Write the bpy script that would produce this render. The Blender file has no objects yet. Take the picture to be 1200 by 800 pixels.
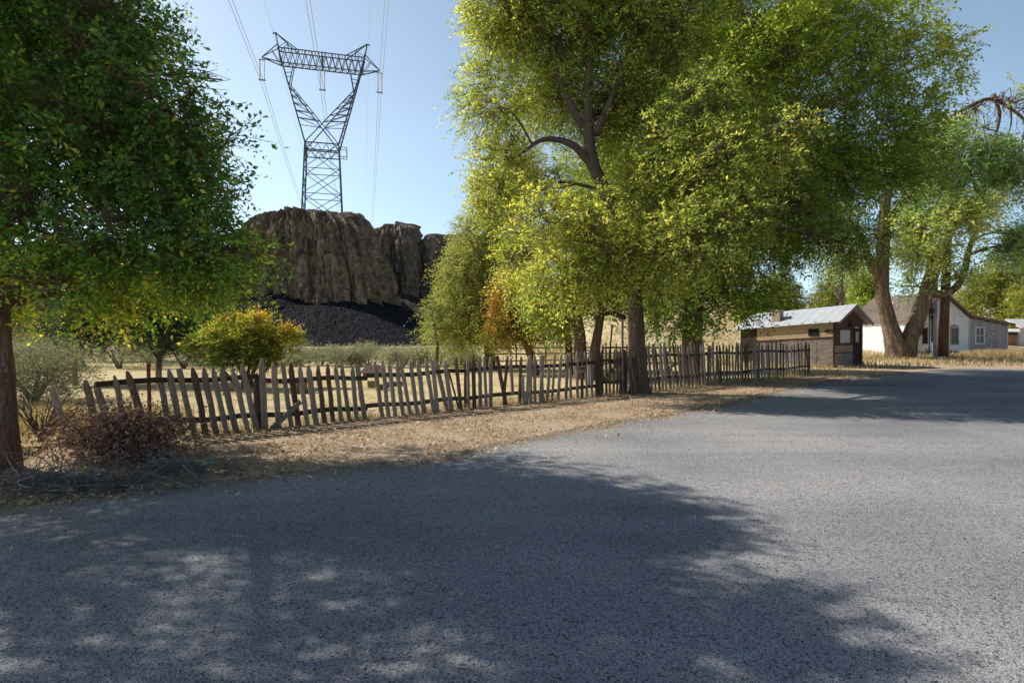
import bpy, math, random
import numpy as np
from mathutils import Vector, Matrix, noise
R = math.radians
rng = np.random.default_rng(11)
random.seed(7)
scn = bpy.context.scene
COL = scn.collection
F, CX, HY, CH = 667.0, 600.0, 393.0, 1.65       # survey of the place: focal length, horizon, eye height

def P(px, py, d): return ((px-CX)/F*d, d, CH+(HY-py)/F*d)
def G(px, py):
    d = CH*F/(py-HY); return ((px-CX)/F*d, d, 0.0)

# ------------------------------------------------------------------ object helpers
def tag(o, label=None, cat=None, group=None, kind=None):
    if label: o['label'] = label
    if cat: o['category'] = cat
    if group: o['group'] = group
    if kind: o['kind'] = kind
    return o
def empty(name, loc, label, cat, group=None, rz=0):
    o = bpy.data.objects.new(name, None); COL.objects.link(o)
    o.location = loc; o.rotation_euler = (0, 0, rz); o.empty_display_size = .2
    return tag(o, label, cat, group)
def link(name, me, parent=None, mat=None):
    o = bpy.data.objects.new(name, me); COL.objects.link(o)
    if mat: me.materials.append(mat)
    if parent: o.parent = parent; 
    return o
def copy_tree(o, parent=None):
    c = o.copy(); COL.objects.link(c)
    if parent: c.parent = parent
    for ch in o.children: copy_tree(ch, c)
    return c
def np_mesh(name, V, Fs, attrs=None, smooth=False):
    """V (n,3); Fs list of (m,k) int arrays"""
    me = bpy.data.meshes.new(name)
    V = np.asarray(V, dtype=np.float32); Fs = [np.asarray(f, dtype=np.int32) for f in Fs if len(f)]
    me.vertices.add(len(V)); me.vertices.foreach_set('co', V.ravel())
    nl = sum(f.size for f in Fs); npoly = sum(len(f) for f in Fs)
    me.loops.add(nl); me.loops.foreach_set('vertex_index', np.concatenate([f.ravel() for f in Fs]))
    tot = np.concatenate([np.full(len(f), f.shape[1], np.int32) for f in Fs])
    st = np.concatenate([[0], np.cumsum(tot)[:-1]]).astype(np.int32)
    me.polygons.add(npoly); me.polygons.foreach_set('loop_start', st); me.polygons.foreach_set('loop_total', tot)
    if smooth: me.polygons.foreach_set('use_smooth', np.ones(npoly, dtype=bool))
    if attrs:
        for k, a in attrs.items():
            at = me.attributes.new(k, 'FLOAT', 'POINT'); at.data.foreach_set('value', np.asarray(a, dtype=np.float32))
    me.update(calc_edges=True); me.validate()
    return me
class MB:
    """collects shapes for one mesh"""
    def __init__(s): s.v = []; s.f = []; s.smooth_from = None
    def add(s, vs, fs):
        n = len(s.v); s.v += [tuple(v) for v in vs]; s.f += [tuple(i+n for i in f) for f in fs]
    def hexa(s, c):   # 8 corners: bottom 4 ccw, top 4 ccw
        s.add(c, [(3,2,1,0),(4,5,6,7),(0,1,5,4),(1,2,6,5),(2,3,7,6),(3,0,4,7)])
    def box(s, x0, x1, y0, y1, z0, z1):
        s.hexa([(x0,y0,z0),(x1,y0,z0),(x1,y1,z0),(x0,y1,z0),(x0,y0,z1),(x1,y0,z1),(x1,y1,z1),(x0,y1,z1)])
    def bar(s, a, b, w, h=None, up=(0,0,1)):
        h = h or w; a = Vector(a); b = Vector(b); d = (b-a).normalized(); up = Vector(up)
        if abs(d.dot(up)) > .95: up = Vector((0,1,0))
        x = d.cross(up).normalized(); y = x.cross(d)
        c = []
        for p in (a, b):
            for i, j in ((-1,-1),(1,-1),(1,1),(-1,1)): c.append(p+x*(i*w/2)+y*(j*h/2))
        s.add(c, [(0,1,2,3),(7,6,5,4),(1,0,4,5),(2,1,5,6),(3,2,6,7),(0,3,7,4)])
    def tube(s, pts, rad, n=8, rough=0, seed=0, cap=True, lobes=0):
        pts = [Vector(p) for p in pts]; rings = []; x = None
        for i, p in enumerate(pts):
            t = (pts[min(i+1, len(pts)-1)]-pts[max(i-1, 0)]).normalized()
            if x is None: x = t.cross(Vector((0,1,0.03))).normalized()
            x = (x-t*x.dot(t)).normalized(); y = t.cross(x)
            ring = []
            for k in range(n):
                a = 2*math.pi*k/n
                r = rad[i]
                if rough:
                    q = Vector((math.cos(a)*2.2, math.sin(a)*2.2, i*.13+seed*7.1))
                    r *= 1+rough*noise.noise(q)+rough*.7*noise.noise(Vector((math.cos(a)*6, math.sin(a)*6, i*.35+seed)))
                    if lobes: r *= 1+lobes*max(0, 1-i/8)*math.cos(5*a+seed)
                ring.append(p+x*(math.cos(a)*r)+y*(math.sin(a)*r))
            rings.append(ring)
        vs = [v for r in rings for v in r]; fs = []
        for i in range(len(pts)-1):
            for k in range(n):
                k2 = (k+1) % n; fs.append((i*n+k, i*n+k2, (i+1)*n+k2, (i+1)*n+k))
        if cap:
            fs.append(tuple(range(n-1, -1, -1))); fs.append(tuple((len(pts)-1)*n+k for k in range(n)))
        s.add(vs, fs)
    def mesh(s, name, smooth=False):
        me = bpy.data.meshes.new(name); me.from_pydata([tuple(v) for v in s.v], [], s.f); me.update()
        if smooth: me.polygons.foreach_set('use_smooth', [True]*len(me.polygons))
        return me
    def build(s, name, mat, parent=None, smooth=False):
        return link(name, s.mesh(name, smooth), parent, mat)

def smooth_path(pts, n=6):
    """catmull-rom through (x,y,z,r) points"""
    p = [np.array(q, float) for q in pts]; p = [2*p[0]-p[1]]+p+[2*p[-1]-p[-2]]; out = []
    for i in range(1, len(p)-2):
        for k in range(n):
            t = k/n; a, b, c, d = p[i-1:i+3]
            out.append(.5*((2*b)+(-a+c)*t+(2*a-5*b+4*c-d)*t*t+(-a+3*b-3*c+d)*t**3))
    out.append(p[-2]); return out

# ------------------------------------------------------------------ materials
def nt(name):
    m = bpy.data.materials.new(name); m.use_nodes = True; t = m.node_tree; t.nodes.clear(); return m, t
def N(t, ty, **k):
    n = t.nodes.new(ty)
    for a, b in k.items():
        if a.startswith('i_'):
            key = a[2:]; key = int(key) if key.isdigit() else key.replace('_', ' ')
            n.inputs[key].default_value = b
        else: setattr(n, a, b)
    return n
def ramp(t, stops, fac=None, interp='LINEAR'):
    r = t.nodes.new('ShaderNodeValToRGB'); r.color_ramp.interpolation = interp; e = r.color_ramp.elements
    while len(e) < len(stops): e.new(.5)
    for el, (p, c) in zip(e, stops):
        el.position = p; el.color = (*c, 1) if len(c) == 3 else c
    if fac is not None: t.links.new(fac, r.inputs[0])
    return r
def mixc(t, fac, a, b, mode='MIX'):
    m = t.nodes.new('ShaderNodeMix'); m.data_type = 'RGBA'; m.blend_type = mode
    for i, v in ((0, fac), (6, a), (7, b)):
        if isinstance(v, (int, float)): m.inputs[i].default_value = v
        elif isinstance(v, tuple): m.inputs[i].default_value = (*v, 1)
        else: t.links.new(v, m.inputs[i])
    return m.outputs[2]
def mth(t, op, a, b=None, c=None):
    m = t.nodes.new('ShaderNodeMath'); m.operation = op
    for i, v in enumerate((a, b, c)):
        if v is None: continue
        if isinstance(v, (int, float)): m.inputs[i].default_value = v
        else: t.links.new(v, m.inputs[i])
    return m.outputs[0]
def noi(t, vec, scale, detail=6, rough=.6, out='Fac'):
    n = N(t, 'ShaderNodeTexNoise'); n.inputs['Scale'].default_value = scale; n.inputs['Detail'].default_value = detail
    n.inputs['Roughness'].default_value = rough; t.links.new(vec, n.inputs['Vector']); return n.outputs[out]
def finish(t, col, rough=.9, bump=None, bs=.3, bd=.02, spec=.25):
    b = N(t, 'ShaderNodeBsdfPrincipled'); o = N(t, 'ShaderNodeOutputMaterial')
    if isinstance(col, tuple): b.inputs['Base Color'].default_value = (*col, 1)
    else: t.links.new(col, b.inputs['Base Color'])
    if isinstance(rough, (int, float)): b.inputs['Roughness'].default_value = rough
    else: t.links.new(rough, b.inputs['Roughness'])
    b.inputs['Specular IOR Level'].default_value = spec
    if bump is not None:
        bm = N(t, 'ShaderNodeBump'); bm.inputs['Strength'].default_value = bs; bm.inputs['Distance'].default_value = bd
        t.links.new(bump, bm.inputs['Height']); t.links.new(bm.outputs[0], b.inputs['Normal'])
    t.links.new(b.outputs[0], o.inputs[0]); return b
def pos(t, scale=(1,1,1), obj=False):
    if obj: s = N(t, 'ShaderNodeTexCoord').outputs['Object']
    else: s = N(t, 'ShaderNodeNewGeometry').outputs['Position']
    m = N(t, 'ShaderNodeMapping'); m.inputs['Scale'].default_value = scale; t.links.new(s, m.inputs[0]); return m.outputs[0]

def mat_noise(name, stops, scale=(1,1,1), ns=5, rough=.9, bs=.3, bd=.01, fine=40, var=.25, spec=.2):
    m, t = nt(name); p = pos(t, scale, True)
    n = noi(t, p, ns, 8, .65); f = noi(t, p, fine, 4, .7)
    c = ramp(t, stops, n).outputs[0]
    c = mixc(t, mth(t, 'MULTIPLY', f, var), c, (0.02, .018, .015), 'MIX')
    oi = N(t, 'ShaderNodeObjectInfo').outputs['Random']
    c = mixc(t, 1.0, c, mth(t, 'ADD', mth(t, 'MULTIPLY', oi, .5), .72), 'MULTIPLY')
    finish(t, c, rough, mth(t, 'ADD', n, mth(t, 'MULTIPLY', f, .5)), bs, bd, spec); return m

def mixv(t, v, n):
    a = t.nodes.new('ShaderNodeVectorMath'); a.operation = 'ADD'; t.links.new(v, a.inputs[0]); t.links.new(mth(t, 'MULTIPLY', n, 2.2), a.inputs[1]); return a.outputs[0]
def mat_bark(name, a, b, c, k=1.0):
    m, t = nt(name); p = pos(t, (1, 1, .16)); 
    n = noi(t, p, 16*k, 6, .7); n2 = noi(t, pos(t), 1.5, 4, .6)
    v = N(t, 'ShaderNodeTexVoronoi'); v.feature = 'DISTANCE_TO_EDGE'; v.inputs['Scale'].default_value = 9*k; t.links.new(mixv(t, p, n), v.inputs['Vector'])
    nf = noi(t, pos(t, (1, 1, .3)), 45*k, 6, .75)
    h = mth(t, 'ADD', mth(t, 'ADD', mth(t, 'MULTIPLY', n, .55), mth(t, 'MULTIPLY', nf, .35)), mth(t, 'MINIMUM', mth(t, 'MULTIPLY', v.outputs[0], 1.6), .35))
    col = ramp(t, [(.25, a), (.6, b), (1.0, c)], h).outputs[0]
    col = mixc(t, mth(t, 'MULTIPLY', n2, .5), col, tuple(x*.6 for x in b))
    finish(t, col, .95, h, 1.0, .035/k, .1); return m

def mat_leaf(name, stops, trans=.42, tcol=1.25, gain=1.0):
    m, t = nt(name); stops = [(p_, tuple(min(.8, x*gain) for x in c_)) for p_, c_ in stops]
    a = N(t, 'ShaderNodeAttribute'); a.attribute_name = 'tint'
    c = ramp(t, stops, a.outputs['Fac']).outputs[0]
    d = N(t, 'ShaderNodeBsdfDiffuse'); t.links.new(c, d.inputs[0])
    tr = N(t, 'ShaderNodeBsdfTranslucent')
    tc = mixc(t, 1.0, c, (tcol*1.14, tcol*1.08, tcol*.66), 'MULTIPLY'); t.links.new(tc, tr.inputs[0])
    g = N(t, 'ShaderNodeBsdfGlossy'); g.inputs['Roughness'].default_value = .42; g.inputs[0].default_value = (.8, .85, .8, 1)
    m1 = N(t, 'ShaderNodeMixShader'); m1.inputs[0].default_value = trans; t.links.new(d.outputs[0], m1.inputs[1]); t.links.new(tr.outputs[0], m1.inputs[2])
    m2 = N(t, 'ShaderNodeMixShader'); m2.inputs[0].default_value = .025; t.links.new(m1.outputs[0], m2.inputs[1]); t.links.new(g.outputs[0], m2.inputs[2])
    o = N(t, 'ShaderNodeOutputMaterial'); t.links.new(m2.outputs[0], o.inputs[0]); return m

M = {}
M['bark'] = mat_bark('elm_bark', (.07,.038,.027), (.46,.27,.18), (.78,.54,.39), .8)
M['bark_grey'] = mat_bark('grey_bark', (.03,.024,.02), (.26,.19,.145), (.46,.36,.29))
M['bark_tan'] = mat_bark('cottonwood_bark', (.045,.028,.02), (.29,.20,.135), (.52,.385,.27), .3)
M['brush'] = mat_bark('brush_twigs', (.09,.055,.045), (.36,.23,.185), (.55,.40,.34))
M['pale_twig'] = mat_bark('pale_twigs', (.42,.37,.33), (.68,.62,.57), (.8,.76,.72))
M['dead'] = mat_bark('dead_branch', (.10,.08,.07), (.26,.19,.15), (.42,.33,.28))
M['picket'] = mat_noise('weathered_picket_wood', [(.3,(.16,.13,.10)),(.5,(.38,.32,.26)),(.75,(.58,.51,.43))], (9,9,.9), 6, var=.4, fine=30, bs=.5)
M['picket_brown'] = mat_noise('brown_picket_wood', [(.3,(.08,.052,.036)),(.55,(.20,.135,.092)),(.8,(.34,.25,.18))], (9,9,.9), 6, var=.4, fine=30, bs=.5)
M['rail'] = mat_noise('old_rail_wood', [(.3,(.04,.028,.02)),(.6,(.11,.075,.055)),(.8,(.2,.15,.12))], (2,2,9), 5, var=.3, fine=30)
M['rust'] = mat_noise('rusty_steel', [(.3,(.10,.03,.015)),(.6,(.25,.07,.03)),(.8,(.3,.13,.07))], (1,1,1), 8)
M['galv'] = mat_noise('galvanised_steel', [(.3,(.30,.32,.35)),(.7,(.42,.44,.47))], (1,1,1), 3, rough=.5, var=.1)
M['tower'] = mat_noise('tower_steel', [(.3,(.06,.085,.11)),(.7,(.12,.15,.18))], (1,1,1), 1, rough=.6, var=.1)
M['wire'] = mat_noise('aluminium_conductor', [(.3,(.45,.52,.6)),(.7,(.55,.62,.7))], (1,1,1), 1, rough=.5, var=.05)
M['insul'] = mat_noise('insulator_glass', [(.3,(.75,.78,.8)),(.7,(.85,.87,.88))], (1,1,1), 1, rough=.2, var=.05, spec=.5)
M['white'] = mat_noise('peeling_white_paint', [(.30,(.36,.32,.30)),(.40,(.72,.70,.69)),(.50,(.90,.89,.89))], (1.5,1.5,6), 1.6, var=.25, fine=14, bs=.2)
M['peel'] = mat_noise('worn_bare_siding', [(.3,(.24,.19,.165)),(.48,(.48,.43,.41)),(.62,(.78,.75,.74))], (1.2,1.2,9), 1.8, var=.35, fine=12)
M['tan_wood'] = mat_noise('sun_tanned_planks', [(.3,(.24,.165,.10)),(.55,(.48,.36,.23)),(.8,(.64,.52,.37))], (1,1,9), 4, var=.3, fine=20)
M['grey_wood'] = mat_noise('grey_board', [(.3,(.13,.105,.09)),(.55,(.32,.275,.24)),(.8,(.50,.45,.40))], (1,1,3), 3, var=.35, fine=20)
M['dark_wood'] = mat_noise('dark_brown_wood', [(.3,(.025,.017,.013)),(.55,(.07,.045,.035)),(.8,(.13,.09,.07))], (2,2,5), 4, var=.3)
M['red_wood'] = mat_noise('reddish_brown_boards', [(.3,(.06,.03,.025)),(.55,(.13,.07,.055)),(.8,(.2,.13,.1))], (6,6,1), 4, var=.3)
M['pinkroof'] = mat_noise('faded_red_roofing', [(.3,(.22,.13,.11)),(.7,(.40,.27,.23))], (1,1,1), 4, var=.2)
M['black'] = mat_noise('dark_interior', [(.3,(.008,.008,.009)),(.7,(.02,.02,.022))], (1,1,1), 4)
M['glass'] = mat_noise('dusty_window_glass', [(.3,(.05,.055,.06)),(.7,(.13,.13,.13))], (1,1,1), 2, rough=.15, spec=.6)
M['greenglass'] = mat_noise('pale_green_pane', [(.3,(.36,.46,.42)),(.7,(.48,.57,.52))], (1,1,1), 2, rough=.35, spec=.5, var=.1)
M['pale'] = mat_noise('whitish_board', [(.3,(.5,.5,.5)),(.7,(.7,.7,.7))], (1,1,1), 2, var=.1)
M['shingle'] = mat_noise('brown_shingles', [(.35,(.13,.10,.09)),(.55,(.27,.21,.185)),(.75,(.42,.35,.31))], (3,3,9), 3, var=.4, fine=18)
M['brick'] = mat_noise('pale_brick', [(.3,(.28,.2,.15)),(.6,(.42,.33,.25)),(.8,(.5,.42,.34))], (1,1,1), 9, var=.3)
M['orange'] = mat_noise('orange_door_paint', [(.3,(.42,.2,.09)),(.7,(.5,.27,.14))], (1,1,1), 3, var=.1)
M['teal'] = mat_noise('teal_plastic', [(.3,(.03,.32,.36)),(.7,(.1,.5,.52))], (1,1,1), 20, rough=.4, var=.05, spec=.5)
M['polewood'] = mat_noise('creosote_pole', [(.3,(.045,.025,.017)),(.55,(.13,.075,.05)),(.8,(.22,.14,.10))], (6,6,.35), 3, var=.3, bs=.6)
M['stump'] = mat_noise('cut_log', [(.3,(.18,.11,.05)),(.6,(.38,.25,.12)),(.8,(.5,.36,.2))], (3,3,3), 4, var=.3)

# tin roof
m, t = nt('corrugated_tin'); p = pos(t, (1,1,1), True)
n = noi(t, pos(t, (5,.5,1), True), 2, 6, .6)
finish(t, ramp(t, [(.3,(.40,.43,.48)),(.55,(.58,.60,.65)),(.72,(.36,.33,.32))], n).outputs[0], .42, n, .1, .01, .5); M['tin'] = m

# leaves
M['leaf_left'] = mat_leaf('green_elm_leaves', [(0,(.022,.052,.014)),(.45,(.04,.085,.018)),(.7,(.10,.15,.022)),(.86,(.26,.24,.03)),(1,(.30,.17,.03))], .55, 1.45, 3.8)
M['leaf_main'] = mat_leaf('yellow_green_elm_leaves', [(0,(.04,.078,.018)),(.3,(.092,.132,.024)),(.6,(.205,.222,.05)),(.88,(.36,.345,.085)),(1,(.36,.27,.06))], .58, 1.4, 2.35)
M['leaf_dark'] = mat_leaf('deep_green_elm_leaves', [(0,(.03,.055,.013)),(.4,(.066,.096,.017)),(.75,(.15,.168,.027)),(1,(.30,.30,.05))], .58, 1.4, 3.9)
M['leaf_willow'] = mat_leaf('pale_willow_leaves', [(0,(.12,.155,.05)),(.5,(.24,.27,.085)),(.8,(.36,.35,.10)),(1,(.42,.36,.12))], .5, 1.3, 1.8)
M['leaf_orange'] = mat_leaf('orange_autumn_leaves', [(0,(.10,.13,.025)),(.35,(.25,.21,.04)),(.65,(.42,.22,.045)),(1,(.42,.12,.04))], .45, 1.3, 1.35)
M['leaf_sumac'] = mat_leaf('sumac_leaves', [(0,(.08,.13,.02)),(.35,(.22,.27,.04)),(.6,(.40,.36,.05)),(.85,(.50,.28,.05)),(1,(.50,.15,.05))], .5, 1.35, 1.5)
M['leaf_blue'] = mat_leaf('grey_green_elm_leaves', [(0,(.045,.075,.03)),(.5,(.11,.15,.055)),(.8,(.24,.26,.08)),(1,(.36,.34,.10))], .55, 1.3, 3.6)
M['leaf_juniper'] = mat_leaf('dark_juniper_leaves', [(0,(.02,.042,.022)),(.6,(.045,.075,.035)),(1,(.11,.13,.06))], .3, 1.2, 1.5)
M['leaf_sage'] = mat_leaf('silver_sagebrush_leaves', [(0,(.16,.17,.12)),(.5,(.30,.31,.22)),(1,(.48,.47,.34))], .25, 1.0, 1.25)
M['leaf_far'] = mat_leaf('light_green_far_leaves', [(0,(.12,.17,.03)),(.5,(.25,.29,.05)),(1,(.42,.38,.09))], .45, 1.25, 1.25)
M['leaf_dead'] = mat_leaf('dead_brown_leaves', [(0,(.14,.08,.06)),(.5,(.44,.25,.19)),(1,(.68,.46,.37))], .2, 1.0)
M['straw'] = mat_leaf('dry_straw', [(0,(.20,.13,.065)),(.4,(.42,.32,.17)),(.8,(.62,.5,.3)),(1,(.7,.6,.4))], .3, 1.0)
M['litter'] = mat_leaf('fallen_leaf_litter', [(0,(.10,.06,.04)),(.35,(.42,.30,.19)),(.7,(.74,.57,.39)),(1,(.85,.76,.6))], .15, 1.0)
M['gravel'] = mat_leaf('loose_chippings', [(0,(.04,.04,.045)),(.5,(.16,.155,.16)),(1,(.42,.39,.36))], .0, 1.0)

# ------------------------------------------------------------------ ground
FA = np.array([-5.7, 9.0]); FD = np.array([.775, .632]); FD /= np.linalg.norm(FD)     # picket fence line
FN = np.array([-FD[1], FD[0]])                                                        # towards the yard
def sstep(a, b, x):
    t = np.clip((x-a)/(b-a), 0, 1); return t*t*(3-2*t)
def height(x, y):
    h = 9.5*np.exp(-((x-22)/28)**2-((y-92)/34)**2)*sstep(42, 66, y)*sstep(-2, 12, x)
    h = h+14*np.exp(-((x-150)/80)**2-((y-260)/70)**2)+5*sstep(180, 420, np.hypot(x, y))
    h = h+.10*np.exp(-((y-40)/7)**2)*sstep(20, 26, x)
    h = h-.16*sstep(30, 60, y)*sstep(-5, -15, x)
    return h
def axis(lo, hi, fine_lo, fine_hi, step, n_out):
    a = list(np.arange(fine_lo, fine_hi, step))
    l = list(fine_lo-(fine_lo-lo)*(np.linspace(0, 1, n_out)[1:]**2.2))[::-1]
    r = list(fine_hi+(hi-fine_hi)*(np.linspace(0, 1, n_out)**2.2))
    return np.array(l+a+r)
gx = axis(-900, 900, -30, 50, .8, 50); gy = axis(-300, 1200, -6, 120, .8, 40)
XX, YY = np.meshgrid(gx, gy); ZZ = height(XX, YY)
sd = (XX-FA[0])*FN[0]+(YY-FA[1])*FN[1]
ZZ += np.where((sd > .4) | (YY > 42), .04*np.sin(XX*1.3+YY*.7)*np.sin(YY*.9-XX*.4)*sstep(.4, 2, sd), 0)*np.where(np.hypot(XX, YY) < 100, 1, 0)
nx, ny = len(gx), len(gy); I = np.arange(nx*ny).reshape(ny, nx)
quads = np.stack([I[:-1,:-1], I[:-1,1:], I[1:,1:], I[1:,:-1]], -1).reshape(-1, 4)
me = np_mesh('ground', np.stack([XX, YY, ZZ], -1).reshape(-1, 3), [quads], smooth=True)
m, t = nt('dry_ground'); p = pos(t); sx = N(t, 'ShaderNodeSeparateXYZ'); t.links.new(p, sx.inputs[0])
X, Y = sx.outputs[0], sx.outputs[1]
sdn = mth(t, 'ADD', mth(t, 'MULTIPLY', mth(t, 'SUBTRACT', X, float(FA[0])), float(FN[0])), mth(t, 'MULTIPLY', mth(t, 'SUBTRACT', Y, float(FA[1])), float(FN[1])))
n1 = noi(t, p, .5, 6, .65); n2 = noi(t, p, 7, 8, .75); n3 = noi(t, p, 45, 6, .8); n4 = noi(t, p, .13, 3, .5)
yardm = mth(t, 'MULTIPLY', mth(t, 'ADD', sdn, mth(t, 'MULTIPLY', n2, .6)), 1.2); 
cl = N(t, 'ShaderNodeClamp'); t.links.new(yardm, cl.inputs[0]); yardm = cl.outputs[0]
verge = ramp(t, [(.30,(.15,.10,.07)),(.43,(.40,.29,.20)),(.54,(.64,.50,.36)),(.72,(.80,.67,.51))], mth(t, 'ADD', mth(t, 'MULTIPLY', n2, .5), mth(t, 'MULTIPLY', n3, .5))).outputs[0]
verge = mixc(t, ramp(t, [(.52,(0,0,0)),(.66,(.6,.6,.6))], n1).outputs[0], verge, (.36,.27,.19))
yard = ramp(t, [(.3,(.42,.32,.17)),(.5,(.74,.60,.35)),(.72,(.86,.74,.50))], mth(t, 'ADD', mth(t, 'MULTIPLY', n2, .5), mth(t, 'MULTIPLY', n3, .5))).outputs[0]
yard = mixc(t, ramp(t, [(.50,(0,0,0)),(.62,(.55,.55,.55))], n1).outputs[0], yard, (.22,.24,.085))
yard = mixc(t, ramp(t, [(.45,(0,0,0)),(.7,(.5,.5,.5))], n4).outputs[0], yard, (.5,.36,.18))
col = mixc(t, yardm, verge, yard)
finish(t, col, .95, mth(t, 'ADD', n2, mth(t, 'MULTIPLY', n3, .6)), .7, .05, .05)
M['ground'] = m
tag(link('ground', me, None, m), kind='structure')

# ------------------------------------------------------------------ road
edge_px = [(-420, 612), (-200, 600), (0, 588), (120, 577), (250, 562), (400, 547), (480, 538), (560, 523), (620, 512), (700, 497), (760, 488), (820, 477), (880, 463), (960, 447), (1040, 438), (1120, 432), (1200, 428.5)]
epts = [G(a, b) for a, b in edge_px]; epts = [(-30, -1, 0)]+epts+[(45, 43.5, 0), (80, 62, 0), (200, 110, 0)]
ep = smooth_path([(x, y, 0, 0) for x, y, _ in epts], 60); ep = np.array(ep)[:, :2]
# resample
seg = np.hypot(*np.diff(ep, axis=0).T); s = np.concatenate([[0], np.cumsum(seg)])
ss = np.concatenate([np.arange(0, 75, .12), np.arange(75, s[-1], 2.0)])
ep = np.stack([np.interp(ss, s, ep[:, 0]), np.interp(ss, s, ep[:, 1])], 1)
tn = np.gradient(ep, axis=0); tn /= np.linalg.norm(tn, axis=1)[:, None]; nr = np.stack([tn[:, 1], -tn[:, 0]], 1)   # to the road side
jit = np.array([noise.noise(Vector((q*.7, 3, 0)))*.38+noise.noise(Vector((q*3, 8, 0)))*.13 for q in ss])
EDGE = ep.copy()
rows = [(0, 1.0), (.12, .9), (.4, .66), (.9, .36), (1.7, .12), (3.2, 0)]
Vr, Ar = [], []
for off, a in rows:
    q = ep+nr*(off+jit[:, None]*max(0, 1-off/1.2)); Vr.append(np.column_stack([q, np.full(len(q), .004)])); Ar.append(np.full(len(q), a))
Vr = np.concatenate(Vr); Ar = np.concatenate(Ar); k = len(ep); I = np.arange(len(rows)*k).reshape(len(rows), k)
quads = np.stack([I[:-1,:-1], I[1:,:-1], I[1:,1:], I[:-1,1:]], -1).reshape(-1, 4)
far = np.array([(260, 60, .004), (90, 50, .004), (60, 34, .004), (30, 14, .004), (14, -2, .004), (6, -12, .004), (-30, -14, .004)]); far[:,0][0]=230
nb = len(Vr); Vr = np.concatenate([Vr, far]); Ar = np.concatenate([Ar, np.zeros(len(far))])
inner = list(I[-1, ::-1])
me = bpy.data.meshes.new('road'); me.from_pydata(Vr.tolist(), [], quads.tolist()+[list(map(int, I[-1]))+[nb+i for i in range(len(far))]])
at = me.attributes.new('edge', 'FLOAT', 'POINT'); at.data.foreach_set('value', Ar.astype(np.float32)); me.update()
import bmesh
bm = bmesh.new(); bm.from_mesh(me); bmesh.ops.triangulate(bm, faces=[f for f in bm.faces if len(f.verts) > 4]); bmesh.ops.recalc_face_normals(bm, faces=bm.faces)
if sum(f.normal.z*f.calc_area() for f in bm.faces) < 0: bmesh.ops.reverse_faces(bm, faces=bm.faces)
bm.to_mesh(me); bm.free()
m, t = nt('chip_seal_asphalt'); p = pos(t)
n1 = noi(t, p, .35, 4, .6); rot = N(t, 'ShaderNodeMapping'); rot.inputs['Rotation'].default_value = (0, 0, -.68); rot.inputs['Scale'].default_value = (.12, 1.1, 1); t.links.new(p, rot.inputs[0]); n2 = noi(t, rot.outputs[0], .8, 4, .6)
v = N(t, 'ShaderNodeTexVoronoi'); v.inputs['Scale'].default_value = 160; v.inputs['Randomness'].default_value = 1; t.links.new(p, v.inputs['Vector'])
v2 = N(t, 'ShaderNodeTexVoronoi'); v2.inputs['Scale'].default_value = 75; t.links.new(p, v2.inputs['Vector'])
sp = N(t, 'ShaderNodeSeparateColor'); t.links.new(v.outputs['Color'], sp.inputs[0])
sp2 = N(t, 'ShaderNodeSeparateColor'); t.links.new(v2.outputs['Color'], sp2.inputs[0])
n3 = noi(t, p, 120, 3, .7)
stone = ramp(t, [(0,(.12,.122,.134)),(.3,(.262,.264,.276)),(.7,(.37,.368,.382)),(1,(.57,.555,.55))], sp.outputs[0]).outputs[0]
stone = mixc(t, ramp(t, [(.90,(0,0,0)),(.92,(.75,.75,.75))], sp2.outputs[0]).outputs[0], stone, (.07,.07,.078))
stone = mixc(t, ramp(t, [(.93,(0,0,0)),(.95,(.6,.6,.6))], sp2.outputs[1]).outputs[0], stone, (.42,.39,.36))
stone = mixc(t, 1.0, stone, ramp(t, [(.36,(.74,.74,.77)),(.5,(1.0,1.0,1.0)),(.64,(1.26,1.23,1.19))], mth(t, 'ADD', mth(t, 'MULTIPLY', n1, .5), mth(t, 'MULTIPLY', n2, .5))).outputs[0], 'MULTIPLY')
at = N(t, 'ShaderNodeAttribute'); at.attribute_name = 'edge'
dn = noi(t, p, 9, 8, .75); dn2 = noi(t, p, 1.4, 4, .6)
em = mth(t, 'ADD', at.outputs['Fac'], mth(t, 'ADD', mth(t, 'MULTIPLY', mth(t, 'SUBTRACT', dn, .5), 1.1), mth(t, 'MULTIPLY', mth(t, 'SUBTRACT', dn2, .5), .8)))
em = ramp(t, [(.5,(0,0,0)),(.85,(.85,.85,.85))], em).outputs[0]
dirt = ramp(t, [(.3,(.12,.085,.06)),(.6,(.36,.28,.2)),(.8,(.5,.42,.33))], noi(t, p, 30, 6, .8)).outputs[0]
stone = mixc(t, em, stone, dirt)
h = mth(t, 'ADD', mth(t, 'MULTIPLY', v.outputs['Distance'], -.9), mth(t, 'MULTIPLY', n3, .4))
finish(t, stone, .88, h, .45, .008, .12)
tag(link('road', me, None, m), kind='structure')

def edge_side(x, y):
    """signed distance-ish to the road edge, positive on the verge side"""
    d2 = (EDGE[None, ::6, 0]-x[:, None])**2+(EDGE[None, ::6, 1]-y[:, None])**2
    i = d2.argmin(1)*6
    v = np.stack([x, y], 1)-EDGE[i]; return -(v*nr[i]).sum(1)

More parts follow.
